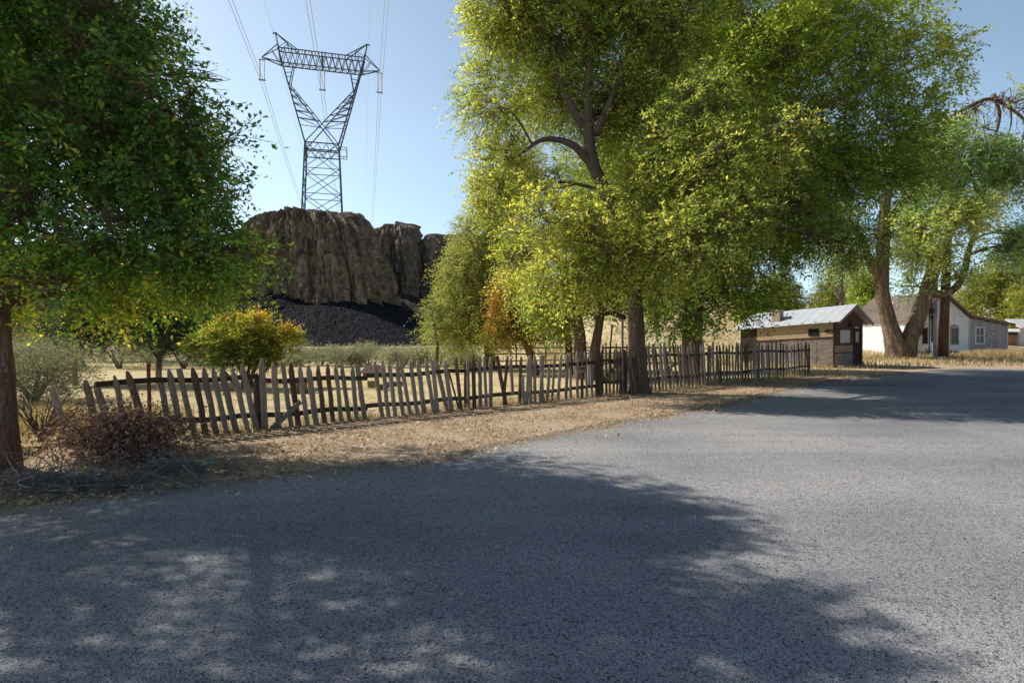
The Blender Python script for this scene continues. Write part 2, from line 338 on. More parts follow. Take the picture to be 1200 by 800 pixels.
# ------------------------------------------------------------------ small flat scatter (litter, chippings) and blades
def flakes(name, xy, z, size, mat, tint, flat=.35, aspect=.45, parent=None):
    n = len(xy); a = rng.uniform(0, 2*np.pi, n); L = size*rng.uniform(.5, 1.3, n); W = L*aspect*rng.uniform(.2, 1.3, n)
    dx = np.stack([np.cos(a), np.sin(a), rng.normal(0, flat, n)], 1); sy = np.stack([-np.sin(a), np.cos(a), rng.normal(0, flat, n)], 1)
    c = np.column_stack([xy, z+np.abs(dx[:, 2])*L*.5+np.abs(sy[:, 2])*W*.5])
    V = np.stack([c-dx*L[:, None]/2, c+sy*W[:, None]/2, c+dx*L[:, None]/2, c-sy*W[:, None]/2], 1).reshape(-1, 3)
    me = np_mesh(name, V, [np.arange(4*n).reshape(-1, 4)], {'tint': np.repeat(tint, 4)})
    return link(name, me, parent, mat)
def blades(name, xy, z, hgt, wid, mat, tint, lean=.35):
    n = len(xy); a = rng.uniform(0, 2*np.pi, n); H = hgt*rng.uniform(.45, 1.25, n); w = wid*rng.uniform(.6, 1.4, n)
    s = np.stack([np.cos(a), np.sin(a), 0*a], 1); b = rng.uniform(0, 2*np.pi, n); l = H*np.abs(rng.normal(0, lean, n))
    d = np.stack([np.cos(b)*l, np.sin(b)*l, H], 1); c = np.column_stack([xy, z])
    mid = c+d*.55*np.array([.55, .55, 1.]) ; tip = c+d*np.array([1, 1, .95])
    V = np.stack([c-s*w[:, None]/2, c+s*w[:, None]/2, mid+s*w[:, None]*.38, mid-s*w[:, None]*.38, tip], 1).reshape(-1, 3)
    b5 = 5*np.arange(n)[:, None]
    me = np_mesh(name, V, [b5+np.array([[0,1,2,3]]), b5+np.array([[3,2,4]])], {'tint': np.repeat(tint, 5)})
    return link(name, me, None, mat)

# verge litter
def rnd_band(n, dmax=26):
    # random points between fence line and road edge, denser near the camera
    out = np.zeros((0, 2))
    while len(out) < n:
        tt = 30*rng.random(n)**1.4-3.5; w = rng.uniform(-6.5, 1.2, n)
        q = FA+FD*tt[:, None]+FN*w[:, None]; e = edge_side(q[:, 0], q[:, 1])
        keep = (e > -.25+rng.exponential(.12, n)*-1) 
        out = np.concatenate([out, q[keep]])
    return out[:n]
q = rnd_band(105000)
cl = np.array([noise.noise(Vector((a*.9, b*.9, 1)))+.5*noise.noise(Vector((a*3, b*3, 4))) for a, b in q]); q = q[cl > rng.uniform(-.55, .3, len(q))]
tag(flakes('leaf_litter', q, .006, .05, M['litter'], rng.beta(3, 3, len(q))), 'dry tan leaves and straw littering the verge before the picket fence', 'leaf litter', kind='stuff')
# sparse litter blown onto the asphalt
i = rng.integers(180, 430, 9000); i = i[np.array([noise.noise(Vector((k_*.09, 0, 3))) for k_ in i]) > rng.uniform(-.4, .4, 9000)]; q = EDGE[i]+nr[i]*rng.exponential(.42, len(i))[:, None]
tag(flakes('fallen_leaves', q, .012, .045, M['litter'], rng.beta(2, 2, len(q))), 'scattered dead leaves blown onto the road edge', 'fallen leaves', kind='stuff')
# chippings on the road
d = 2.2+rng.random(9000)**1.6*12; q = np.stack([rng.uniform(-1, 1, 9000)*d, d], 1); q = q[edge_side(q[:, 0], q[:, 1]) < -.1]
tag(flakes('loose_gravel', q, .009, .013, M['gravel'], rng.random(len(q)), flat=.6, aspect=.9), 'loose grey chippings lying on the asphalt', 'gravel', kind='stuff')
q = rnd_band(9000); cl_ = np.array([noise.noise(Vector((a*1.7, b*1.7, 6))) for a, b in q]); q = q[cl_ > .12]
tag(blades('verge_weeds', q, np.full(len(q), -.005), .10, .007, M['straw'], rng.beta(1.6, 2.4, len(q)), .8), 'sparse low dry weeds on the verge between fence and road', 'grass', kind='stuff')
# yard stubble
n = 60000; tt = -7+40*rng.random(n)**1.3; w = .1+16*rng.random(n)**1.5; q = FA+FD*tt[:, None]+FN*w[:, None]
tag(blades('yard_grass', q, height(q[:, 0], q[:, 1])-.02, .055, .012, M['straw'], rng.beta(3, 2, n), .8), 'short dry yellow grass across the yard behind the pickets', 'grass', kind='stuff')
# tufts along the fence foot
n = 9000; tt = -2+27*rng.random(n); w = rng.normal(0, .12, n); keep = np.array([noise.noise(Vector((a*1.3, 0, 5))) for a in tt]) > rng.uniform(-.6, .5, n)
q = (FA+FD*tt[:, None]+FN*w[:, None])[keep]
tag(blades('fence_grass', q, np.full(len(q), -.01), .16, .009, M['straw'], rng.beta(2, 2, len(q)), .7), 'dry grass tufts growing along the foot of the picket fence', 'grass', kind='stuff')
# tall straw weeds before the house
n = 15000; px = rng.uniform(1062, 1290, n); dd = rng.uniform(37.6, 43.2, n); q = np.stack([(px-CX)/F*dd, dd], 1)
k2 = np.array([noise.noise(Vector((a*.5, b*.5, 9))) for a, b in q]); q2 = q[k2 > rng.uniform(-.5, .25, n)]
hh = .22+.4*sstep(1080, 1160, CX+q2[:, 0]/q2[:, 1]*F)
o = blades('tall_dry_grass', q2, height(q2[:, 0], q2[:, 1])-.02, hh, .03, M['straw'], rng.beta(2.5, 1.6, len(q2)), .45)
tag(o, 'tall straw coloured weeds in front of the white house', 'grass', kind='stuff')
# weeds around left trunk and shed
def patch(name, label, cx, cy, rx, ry, n, h, w=.012, b=(2,2)):
    q = np.stack([cx+rng.normal(0, rx, n), cy+rng.normal(0, ry, n)], 1)
    tag(blades(name, q, height(q[:, 0], q[:, 1])-.01, h, w, M['straw'], rng.beta(*b, n), .5), label, 'grass', kind='stuff')
patch('dry_weeds', 'golden dry weeds between the left trunk and the leaning pickets', -8.3, 10.3, 1.1, .8, 3500, .35)
patch('dry_weeds', 'dry weeds around the foot of the wooden shed', 14.6, 30.2, 1.8, 1.6, 2500, .22, .02)
patch('dry_weeds', 'dry yellow grass at the foot of the forked tree', 25, 38.5, 2.6, .9, 4000, .22, .025)
# hillside straw
n = 30000; q = np.stack([rng.uniform(2, 45, n), rng.uniform(30, 75, n)], 1)
tag(blades('hillside_grass', q, height(q[:, 0], q[:, 1])-.02, .28, .05, M['straw'], rng.beta(2, 1.6, n), .5), 'dry yellow grass covering the rise behind the sheds', 'grass', kind='stuff')

# ------------------------------------------------------------------ trees
def seg_tubes(A, B, ra, rb):
    """vectorised 3-sided tubes"""
    n = len(A); D = B-A; D = D/(np.linalg.norm(D, axis=1)[:, None]+1e-9)
    up = np.tile([[.31, .2, .93]], (n, 1)); X = np.cross(D, up); X /= np.linalg.norm(X, axis=1)[:, None]+1e-9; Y = np.cross(D, X)
    vs = []
    for P_, r in ((A, ra), (B, rb)):
        for k in range(3):
            a = 2*np.pi*k/3; vs.append(P_+(X*math.cos(a)+Y*math.sin(a))*np.asarray(r).reshape(-1, 1))
    V = np.stack(vs, 1).reshape(-1, 3); b = 6*np.arange(n)[:, None]
    Fc = np.concatenate([b+np.array([[0,1,4,3]]), b+np.array([[1,2,5,4]]), b+np.array([[2,0,3,5]])])
    return V, Fc

def unit(v): return v/(np.linalg.norm(v, axis=-1, keepdims=True)+1e-9)

def make_tree(name, label, base, trunks, clumps, leafmat, barkmat, leaves=60000, leaf=.08, twig=.6, per=13, gap=.0, gapf=.55, tint=(.45,.16),
              droop=.35, rough=.12, sub=7, group=None, nside=14, cat='tree', tintf=None, aspect=.42, limb_r=.06, outer=.45, twigs=True, lobes=.1, extra=None):
    root = empty(name, base, label, cat, group); bx = np.array(base, float); gapf0 = gapf
    mb = MB(); nodes = []
    for ti, tr in enumerate(trunks):
        sp = smooth_path([(*p[:3], p[3]) for p in tr], 6)
        mb.tube([Vector(q[:3]-bx) for q in sp], [q[3] for q in sp], nside, rough, seed=ti+len(name), lobes=lobes if ti == 0 else 0)
        nodes += [q for q in sp]
    nodes = np.array(nodes)
    if extra:
        for tr in extra:
            sp = smooth_path(tr, 6); mb.tube([Vector(q[:3]-bx) for q in sp], [q[3] for q in sp], 7, rough*.6, seed=3)
    clumps = [(np.array(c[0], float), np.array(c[1], float), (c[2] if len(c) > 2 else 0.0), (c[3] if len(c) > 3 else gap)) for c in clumps]
    vol = np.array([np.prod(r)**.78*(.42 if g_ > .2 else 1) for _, r, _, g_ in clumps]); share = vol/vol.sum()
    TA, TB, LV, LT = [], [], [], []; segA, segB, sra, srb = [], [], [], []
    for (c, r, tb, gap), sh in zip(clumps, share):
        ntw = max(4, int(leaves*sh/per))
        # limb from trunk to the clump
        dd = np.linalg.norm(nodes[:, :3]-c, axis=1)+np.maximum(0, nodes[:, 2]-c[2]+.2*r[2])*1.6
        nd = nodes[dd.argmin()]; a = nd[:3]; rr = min(nd[3]*.6, limb_r*max(.5, np.mean(r)**.6)); L = np.linalg.norm(c-a)
        if L > .25:
            mid = (a+c)/2+np.array([rng.normal(0, .1*L), rng.normal(0, .1*L), .12*L]); q = smooth_path([(*a, rr*1.2), (*mid, rr*.8), (*c, rr*.45)], 5)
            mb.tube([Vector(z[:3]-bx) for z in q], [z[3] for z in q], 7, rough*.7, seed=2)
            limbpts = [z[:3] for z in q[4:]]
        else: limbpts = [c]
        # sub limbs
        subs = []
        ns = max(3, int(sub*np.mean(r)**.5))
        for _ in range(ns):
            s0 = limbpts[rng.integers(len(limbpts))]; dr = unit(rng.normal(0, 1, 3)+np.array([0, 0, .25])); e = c+dr*r*rng.uniform(.6, .92)
            m_ = (s0+e)/2+rng.normal(0, .07*np.linalg.norm(e-s0)+.02, 3)+np.array([0, 0, .06*np.linalg.norm(e-s0)])
            q = smooth_path([(*s0, rr*.42), (*m_, rr*.28), (*e, rr*.1)], 4)
            mb.tube([Vector(z[:3]-bx) for z in q], [z[3] for z in q], 5)
            subs += [z[:3] for z in q]
        subs = np.array(subs)
        dr = unit(rng.normal(0, 1, (ntw*2, 3))); u = rng.random(ntw*2)**outer
        p0 = c+dr*r*u[:, None]*.93; gapf = gapf0*(.85 if gap > .2 else 1)
        if gap > -1:
            g = np.array([noise.noise(Vector((q[0]*gapf, q[1]*gapf, q[2]*gapf+7)))+.55*noise.noise(Vector((q[0]*gapf*2.7, q[1]*gapf*2.7, q[2]*gapf*2.7))) for q in p0])
            p0 = p0[(g > gap-.25+rng.normal(0, .05, len(g)))]; 
        p0 = p0[:ntw]
        if len(p0) == 0: continue
        n = len(p0); out = unit((p0-c)/r)
        d = unit(out*.9+rng.normal(0, .55, (n, 3))+np.array([0, 0, .1])); L = twig*rng.uniform(.5, 1.3, n)
        # nearest sub limb point, thin link
        if twigs:
            k_ = min(n, 700); idx = rng.choice(n, k_, replace=False)
            D2 = ((p0[idx][:, None]-subs[None])**2).sum(-1); j = D2.argmin(1)
            segA.append(subs[j]); segB.append(p0[idx]); sra.append(np.full(k_, max(.006, rr*.09))); srb.append(np.full(k_, .004))
            segA.append(p0[idx]); segB.append(p0[idx]+d[idx]*L[idx, None]*.8-np.array([0, 0, droop*.4])*L[idx, None]); sra.append(np.full(k_, .005)); srb.append(np.full(k_, .002))
        tt = (np.arange(per)+.5)/per
        pt = p0[:, None]+d[:, None]*(L[:, None]*tt)[..., None]; pt[..., 2] -= (droop*L[:, None]*tt**2)
        side = unit(np.cross(d, rng.normal(0, .5, (n, 3))+np.array([0, 0, 1.])))
        sg = np.where(np.arange(per) % 2 == 0, 1., -1.)[None, :, None]
        ld = unit(d[:, None]*.55+side[:, None]*sg*.8+rng.normal(0, .35, (n, per, 3))+np.array([0, 0, -.25*droop]))
        nm = unit(rng.normal(0, .45, (n, per, 3))+rng.normal(0, .5, (n, 1, 3))+np.array([-.25, 0, .75])); sd_ = unit(np.cross(ld, nm)); nm = np.cross(sd_, ld)
        ls = leaf*rng.uniform(.4, 1.35, (n, per, 1)); w = ls*aspect*.5*rng.uniform(.8, 1.2, (n, per, 1))
        pt = pt+ld*ls*.15
        V = np.stack([pt, pt+ld*ls*.5+sd_*w+nm*ls*.10, pt+ld*ls-nm*ls*.05, pt+ld*ls*.5-sd_*w+nm*ls*.10], 2).reshape(-1, 3)
        LV.append(V)
        tv = tint[0]+tb+rng.normal(0, tint[1]*.7, (n, 1))+rng.normal(0, tint[1]*.55, (n, per))
        if tintf is not None: tv = tv+tintf(p0)[:, None]
        LT.append(np.repeat(np.clip(tv, 0, 1).ravel(), 4))
    tr = mb.mesh('trunk', True)
    o = link('trunk', tr, root, barkmat)
    if twigs and segA:
        V, Fc = seg_tubes(np.concatenate(segA)-bx, np.concatenate(segB)-bx, np.concatenate(sra), np.concatenate(srb))
        link('twigs', np_mesh('twigs', V, [Fc]), root, barkmat)
    V = np.concatenate(LV)-bx
    link('crown', np_mesh('crown', V, [np.arange(len(V)).reshape(-1, 4)], {'tint': np.concatenate(LT)}), root, leafmat)
    return root

def cl(px, py, d, rx, ry, rd, tb=0.0):
    return (P(px, py, d), (rx/F*d, rd, ry/F*d), tb)
def tr(*pts): return [(*P(px, py, d), r) for px, py, d, r in pts]

# --- left foreground elm
b = (-6.2, 6.9, 0)
make_tree('elm_tree', 'dark green elm with reddish furrowed trunk beside the brush pile', b,
  [[(-6.3,6.9,-.1,.30),(-6.25,6.9,.25,.22),(-6.27,6.92,1.0,.18),(-6.38,7.0,2.0,.165),(-6.4,7.1,3.2,.15),(-6.2,7.2,4.6,.11),(-6.1,7.2,6.2,.06)],
   [(-6.35,7.0,2.1,.10),(-5.9,7.1,2.45,.075),(-5.2,7.2,2.6,.055),(-4.4,7.4,2.75,.03)],
   [(-6.4,7.1,3.3,.10),(-6.0,7.1,3.9,.085),(-5.6,7.1,4.15,.06),(-4.9,7.1,4.6,.035)],
   [(-6.4,7.1,2.9,.11),(-7.4,6.6,3.8,.08),(-8.6,6.1,4.6,.05)],
   [(-6.3,7.1,3.4,.10),(-6.6,5.9,4.4,.07),(-6.9,4.9,5.2,.04)]],
  [cl(40,40,7.6,110,90,1.5), cl(134,60,7.2,74,88,1.1), cl(198,125,6.9,54,72,.9), cl(60,150,7.0,100,70,1.4), cl(160,190,7.2,80,70,1.3),
   cl(225,215,7.0,50,60,.9), cl(60,250,7.0,95,55,1.3), cl(170,275,7.0,80,50,1.2,.02), cl(255,290,7.2,46,42,.8,.12), cl(90,325,7.2,80,34,1.0,.22), cl(200,325,7.4,70,32,.9,.25),
   cl(20,345,7.6,60,36,.9,.3), cl(140,355,8.0,60,24,.8,.35), cl(245,335,7.6,30,26,.6,.2), cl(262,95,7.1,18,12,.4), cl(270,165,6.8,18,11,.35,.1), cl(268,232,7.1,22,12,.4), cl(298,300,6.9,20,12,.4,.2), cl(284,335,7.4,18,12,.4,.3),
   ((-6.9,7.9,6.4),(1.7,1.8,1.2),0,.32), ((-7.4,7.5,6.6),(1.8,1.9,1.3),0,.32), ((-8.5,7,4.6),(1.9,1.8,1.5),0,.32), ((-6.4,5.4,5.9),(1.9,1.3,1.3),0,.32), ((-8.2,5.2,5.0),(1.8,1.6,1.4),0,.32),
   ((-6.6,9.3,5.2),(1.9,1.4,1.4),0,.32), ((-9.6,6.2,5.6),(1.6,1.8,1.4),0,.32), ((-8.4,6.8,7.9),(1.5,1.6,.9),0,.32), ((-8.4,8.8,4.6),(1.7,1.6,1.4),0,.32), ((-6.3,6.2,6.6),(1.1,1.2,.8),0,.32),
   ((-7.6,4.0,4.4),(1.4,1.2,1.0),0,.32)],
  M['leaf_left'], M['bark'], leaves=160000, leaf=.075, twig=.46, per=12, gap=-.02, gapf=.9, tint=(.39,.21), droop=.25, sub=9, nside=26, aspect=.5)

# --- big central elm
b = (3.64, 16.4, 0)
yl = lambda p: np.clip(-(p[:, 0]-1.0)*.03, -.12, .18)
T2 = make_tree('elm_tree', 'tall yellow green elm growing in the picket fence beside the gate', b,
  [[(3.66,16.4,-.1,.42),(3.64,16.4,.3,.30),(3.6,16.4,1.2,.245),(3.55,16.4,2.4,.225),(3.4,16.4,3.8,.21),(2.9,16.4,5.3,.19),(2.3,16.4,6.7,.17),(2.2,16.5,8.3,.13),(2.3,16.6,10.5,.08),(2.3,16.7,12.5,.05)],
   [(2.35,16.4,6.5,.13),(1.7,16.3,7.1,.10),(.9,16.2,7.2,.07),(.3,16.1,6.8,.03)],
   [(2.25,16.4,7.2,.12),(1.5,16.6,8.8,.09),(1.0,16.8,10.5,.05)],
   [(2.4,16.4,7.4,.12),(3.0,16.2,8.8,.09),(3.5,16.2,10.6,.05)],
   [(3.5,16.4,3.0,.16),(4.3,16.0,4.6,.12),(5.2,15.6,6.2,.09),(6.2,15.2,7.6,.05)],
   [(3.55,16.4,2.7,.12),(2.9,16.0,3.5,.09),(2.1,15.5,3.9,.06)]],
  [cl(600,20,17,52,55,1.5), cl(575,120,16.8,44,58,1.2), cl(588,210,16.8,42,60,1.2), cl(660,40,17,60,60,1.6), cl(655,120,17.5,40,45,1.2), cl(730,40,17,60,60,1.7),
   cl(720,130,17,50,50,1.4), cl(775,110,16.5,55,70,1.6,.03), cl(640,260,14.6,45,45,1.1,.1), cl(690,265,14.2,45,45,1.1,.12), cl(660,330,14.1,42,38,.9,.12), cl(720,300,14.5,42,38,1.0,.05), cl(690,325,14.3,34,26,.8,.05),
   cl(640,215,15.8,28,22,.8,.15), cl(770,215,15.5,50,55,1.2,.08), cl(800,290,13.6,48,50,1.2,0.06), cl(765,335,16.2,36,26,.9,-.05), cl(845,195,13.6,54,50,1.2,0.08),
   cl(850,262,13.5,52,44,1.2,0.06), cl(905,168,13.4,46,34,1.1,0.14), cl(820,130,14.4,48,44,1.2,.05), cl(770,170,14.6,40,40,1.2,.02), cl(790,30,16.5,60,60,1.6), cl(600,300,17,36,34,1.0,.1),
   ((5.4,18.4,6.2),(1.6,1.2,1.4)), ((3.2,19.0,8.4),(1.8,1.2,1.6)), ((1.2,19.9,10),(1.8,1.3,1.6)), ((6.6,18.1,4.3),(1.3,1.1,1.0)), ((8.2,18.4,6.2),(1.7,1.2,1.5)), ((10.4,18,4.6),(1.5,1.0,1.0)),
   ((1.5,17,11.6),(2.2,1.8,1.4)), ((4.4,17.2,12),(2.2,1.9,1.5)), ((2.8,17.5,13.4),(2.0,1.8,1.2)), ((-.2,17.2,11.2),(1.4,1.5,1.1))],
  M['leaf_main'], M['bark_grey'], leaves=215000, leaf=.105, twig=.6, per=12, gap=-.06, gapf=.6, tint=(.47,.22), droop=.5, sub=8, nside=20, tintf=yl, limb_r=.07, lobes=.14)

# --- second big elm behind fence to the right
b = (6.5, 20.4, 0)
make_tree('elm_tree', 'broad dense dark green elm standing behind the fence left of the shed', b,
  [[(6.5,20.4,-.1,.5),(6.5,20.4,.4,.40),(6.45,20.4,1.5,.36),(6.6,20.4,3.0,.31),(7.0,20.4,5.0,.26),(7.3,20.4,7.5,.2),(7.6,20.5,10,.13),(7.8,20.5,12.5,.07)],
   [(7.05,20.4,5.2,.18),(8.4,20.2,7.4,.14),(10.2,20,9.3,.11),(12.2,19.8,10.2,.06)],
   [(6.6,20.4,3.0,.15),(7.8,20,4.2,.12),(9.0,19.6,5.0,.06)],
   [(7.1,20.4,5.8,.16),(9.0,20.2,6.6,.13),(11.2,20,7.4,.09),(13,19.8,7.6,.05)]],
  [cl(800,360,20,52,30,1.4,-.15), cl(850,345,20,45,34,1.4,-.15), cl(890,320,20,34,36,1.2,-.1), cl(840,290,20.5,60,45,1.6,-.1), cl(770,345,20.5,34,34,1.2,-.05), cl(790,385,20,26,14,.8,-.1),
   cl(880,230,20,55,50,1.6), cl(830,100,20,65,70,2.0), cl(900,80,20,65,65,2.0), cl(890,20,20,70,60,2.0), cl(960,40,20,60,50,1.8), cl(960,130,20,55,48,1.6),
   cl(1010,80,19.8,55,48,1.5,.02), cl(1060,70,19.6,50,40,1.4,.1), cl(1105,75,19.4,34,30,1.0,.1), cl(1080,130,19.6,42,38,1.3,-.02), cl(1030,170,19.8,58,48,1.6,-.08), cl(1080,190,19.8,34,34,1.1,-.08),
   cl(985,210,20,44,34,1.4,-.1), cl(1040,222,20,36,22,1.1,-.1), cl(935,190,20,50,45,1.5,-.04), cl(1040,25,20,46,30,1.4), cl(925,275,20.5,34,28,1.2,-.1),
   ((8.5,25,11),(3,2.6,2.2)), ((8.6,24,7.4),(2.5,2,2)), ((6.4,20.6,7),(1.8,1.5,1.5)), ((6.9,20.3,5.2),(1.4,1.3,1.0)), ((4.6,20.5,6.2),(1.5,1.5,1.3)), ((9.5,20.2,6.0),(1.8,1.5,1.3)), ((8.2,19.6,4.6),(1.4,1.2,1)), ((11.5,20.8,7.4),(2,1.6,1.3)), ((9,27.5,5.2),(2.4,1.8,1.6)), ((7,28.3,7.5),(2.4,2,2)), ((4.6,28.6,10),(2.6,2.4,2.4)), ((12.5,28.5,9.5),(3,2.4,2)), ((11.2,24.6,6.4),(2.1,1.8,1.6)), ((6,23.4,9),(2,2,2)), ((13.5,25.5,9.5),(2,2,2)), ((12,26,9.5),(3,2.4,2.2)), ((6.5,26,12.5),(2.6,2.4,2)), ((11,27,12.5),(3,2.4,1.8)),
   ((8,21,13.8),(3,2.4,1.6)), ((11,20.5,13.2),(2.4,2,1.3)), ((5.6,21,13),(2,2,1.4))],
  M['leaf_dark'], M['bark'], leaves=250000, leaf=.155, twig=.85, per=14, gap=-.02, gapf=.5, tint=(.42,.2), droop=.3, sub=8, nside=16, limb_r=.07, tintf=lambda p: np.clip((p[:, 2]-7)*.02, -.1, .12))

# --- trunk trees behind the gate
b = (2.9, 21.5, 0)
make_tree('elm_tree', 'old multi stemmed elm with thick stubby trunks behind the gate arch', b,
  [[(2.6,21.5,-.1,.3),(2.6,21.5,.8,.23),(2.5,21.5,2.0,.2),(2.1,21.5,3.6,.16),(1.6,21.5,5.2,.09)],
   [(3.0,21.5,-.1,.25),(3.1,21.5,.9,.2),(3.3,21.5,2.1,.16),(3.4,21.6,3.0,.15),(3.2,21.6,4.8,.08)]],
  [cl(640,350,21.5,40,34,1.2), cl(690,330,22,45,40,1.4), cl(738,350,22,28,16,1.0,-.05), cl(655,380,21.5,24,12,.7), cl(740,320,22,40,36,1.4), cl(620,300,22.5,40,40,1.4,.1), cl(700,260,22.5,60,50,1.6), cl(770,290,22.5,50,50,1.5)],
  M['leaf_main'], M['bark_grey'], leaves=50000, leaf=.13, twig=.7, per=11, tint=(.36,.2), droop=.5, gap=-.1, lobes=.15)
# --- orange tree
b = (.75, 24, 0)
make_tree('autumn_tree', 'small rusty orange tree leaning over the yard fence', b,
  [[(.95,24,-.1,.24),(.85,24,.6,.18),(.5,24,1.5,.14),(-.1,24,2.4,.09),(-.4,24,3.2,.05)], [(2.4,24,-.1,.2),(2.4,24,1.0,.15),(2.3,24,2.2,.08)], [(.6,24,1.2,.1),(1.2,24,2.2,.06)]],
  [cl(598,345,24,26,24,.9,.2), cl(632,362,24,32,26,1.0,.1), cl(608,385,24,34,18,.9,0), cl(650,388,24,26,15,.8,-.1), cl(590,372,24,22,18,.8,.05), cl(585,398,24,22,9,.6,-.2)],
  M['leaf_orange'], M['bark_tan'], leaves=20000, leaf=.12, twig=.55, per=10, tint=(.34,.22), droop=.3, gap=-.2)
# --- pale willow
b = (-1.1, 27.5, 0)
make_tree('willow_tree', 'pale feathery light green willow in front of the cliffs', b,
  [[(-1.1,27.5,-.1,.32),(-1.1,27.5,1.2,.24),(-1.3,27.5,3,.17),(-1.5,27.5,5,.1),(-1.0,27.5,7,.06)], [(-1.2,27.5,1.5,.15),(-2.2,27.4,3,.08)], [(-1.1,27.5,1.5,.15),(.1,27.6,3.5,.08)], [(-3.6,26.6,-.1,.12),(-3.5,26.6,1.2,.08),(-3.7,26.6,2.2,.05)]],
  [cl(560,280,27.5,30,34,1.4,.05), cl(585,240,28,30,40,1.4,.05), cl(545,320,27.5,32,34,1.4), cl(590,310,28,34,40,1.5), cl(530,360,27.5,26,30,1.2), cl(560,370,27.2,36,30,1.4,.05), cl(515,388,27,20,18,1.0), cl(545,396,27,30,13,1.0,.05), cl(590,380,27.5,28,24,1.2),
   cl(508,362,27,10,14,.5,-.2), cl(610,200,28.5,30,40,1.4,.1), cl(570,225,28,20,25,1.0,.1)],
  M['leaf_willow'], M['bark_grey'], leaves=85000, leaf=.13, twig=.8, per=13, tint=(.42,.2), droop=.6, gap=-.3, aspect=.28)
arch_twigs = []
_ra = random.Random(5)
for _ in range(70):
    f = _ra.random(); x = 28.6+5.6*f; z = 15.2+2.2*math.sin(min(1, f*1.25)*1.57)-(1.6*max(0, f-.8)*3)
    L_ = _ra.uniform(.5, 1.7); dx = _ra.uniform(-.5, .7); up_ = _ra.uniform(-.1, .4)
    arch_twigs.append([(x, 38+_ra.uniform(-.2, .2), z, .03), (x+dx*.5, 38+_ra.uniform(-.6, .6), z+up_*L_, .022), (x+dx*L_, 38+_ra.uniform(-.9, .9), z-L_*.5, .012), (x+dx*L_*1.1, 38+_ra.uniform(-1, 1), z-L_, .006)])
# --- forked cottonwood by the house
b = (25.9, 38, 0)
make_tree('cottonwood_tree', 'massive forked tree with two tan trunks in front of the white house', b,
  [[(25.7,38,-.15,.95),(25.75,38,.35,.74),(25.5,38,1.4,.57),(25.1,38,2.8,.46),(24.7,38,4.6,.40),(24.75,38,7.5,.4),(24.9,38,10.5,.3),(25.6,38,13.2,.2),(26.5,38,15.5,.1)],
   [(26.2,37.9,-.15,.75),(26.3,37.9,.8,.58),(26.8,37.9,2.3,.48),(27.5,37.9,4.2,.42),(28.1,37.9,6.2,.38),(28.9,37.9,8.2,.28),(29.9,37.9,10,.2)],
   [(27.8,37.9,4.4,.28),(29.0,37.8,4.5,.24),(29.9,37.8,5.5,.2),(30.3,37.8,7.3,.16),(30.9,37.8,9,.1)],
   [(24.7,38,5.2,.34),(23.8,38,6.8,.24),(23.0,38,8.6,.16),(22.4,38,9.6,.1)],
   [(24.8,38,8.5,.24),(26.6,38,11.6,.2),(28,38,14.1,.15),(29.0,38.2,15.9,.13),(30.5,37.9,16.9,.12),(31.9,38.1,17.4,.11),(33.0,38,16.8,.10),(34.0,37.9,15.8,.07),(33.9,38,14.4,.04)],
   [(32,38,17.7,.12),(32.4,38,16.4,.1),(32.2,38,15.0,.07),(31.9,38,14,.04)],
   [(30,37.9,10,.2),(31.6,37.9,11.6,.17),(33.4,37.9,12.8,.14),(35.4,37.9,14.6,.08)]],
  [cl(975,262,38,26,18,1.6,-.05), cl(940,262,38,24,18,1.5,-.05), cl(992,310,38,18,10,1.0), cl(1008,238,38,26,20,1.6), cl(1075,270,37.5,34,24,1.8,.15), cl(1110,262,37,36,26,1.8,.28), cl(1140,245,37,30,18,1.5,.25), cl(1085,300,37,30,20,1.5,.15),
   cl(1070,225,38,36,26,2.0), cl(1120,200,38,34,26,2.0,-.1), cl(1160,190,38,32,24,1.8,-.1), cl(1190,215,38,30,22,1.6,-.1), cl(1150,150,38.3,32,24,1.6,-.08), cl(1185,120,38.5,22,18,1.4,.05), cl(1180,290,37,30,16,1.5,-.12), cl(1200,275,37,24,16,1.5,-.1),
   cl(1095,170,38.5,36,26,2), cl(1060,190,38.5,36,30,2), cl(1120,325,37.6,16,12,.9), cl(1065,335,38,14,9,.7)],
  M['leaf_blue'], M['bark_tan'], leaves=72000, leaf=.23, twig=1.3, per=11, gap=.14, gapf=.33, tint=(.42,.2), droop=.35, sub=9, nside=28, limb_r=.10, rough=.2, lobes=.14,
  extra=arch_twigs+[[(33.3,38,17.1,.07),(34.6,38,17.4,.05),(35.4,38,16.2,.03)],[(33.0,38,17.4,.06),(33.2,38,15.9,.05),(32.9,38,14.6,.02)],[(34,38,15.8,.06),(34.9,38,14.6,.04),(34.8,38,13.2,.02)],[(30.6,38,17.3,.06),(30.9,38,15.8,.04),(30.6,38,14.8,.02)]])
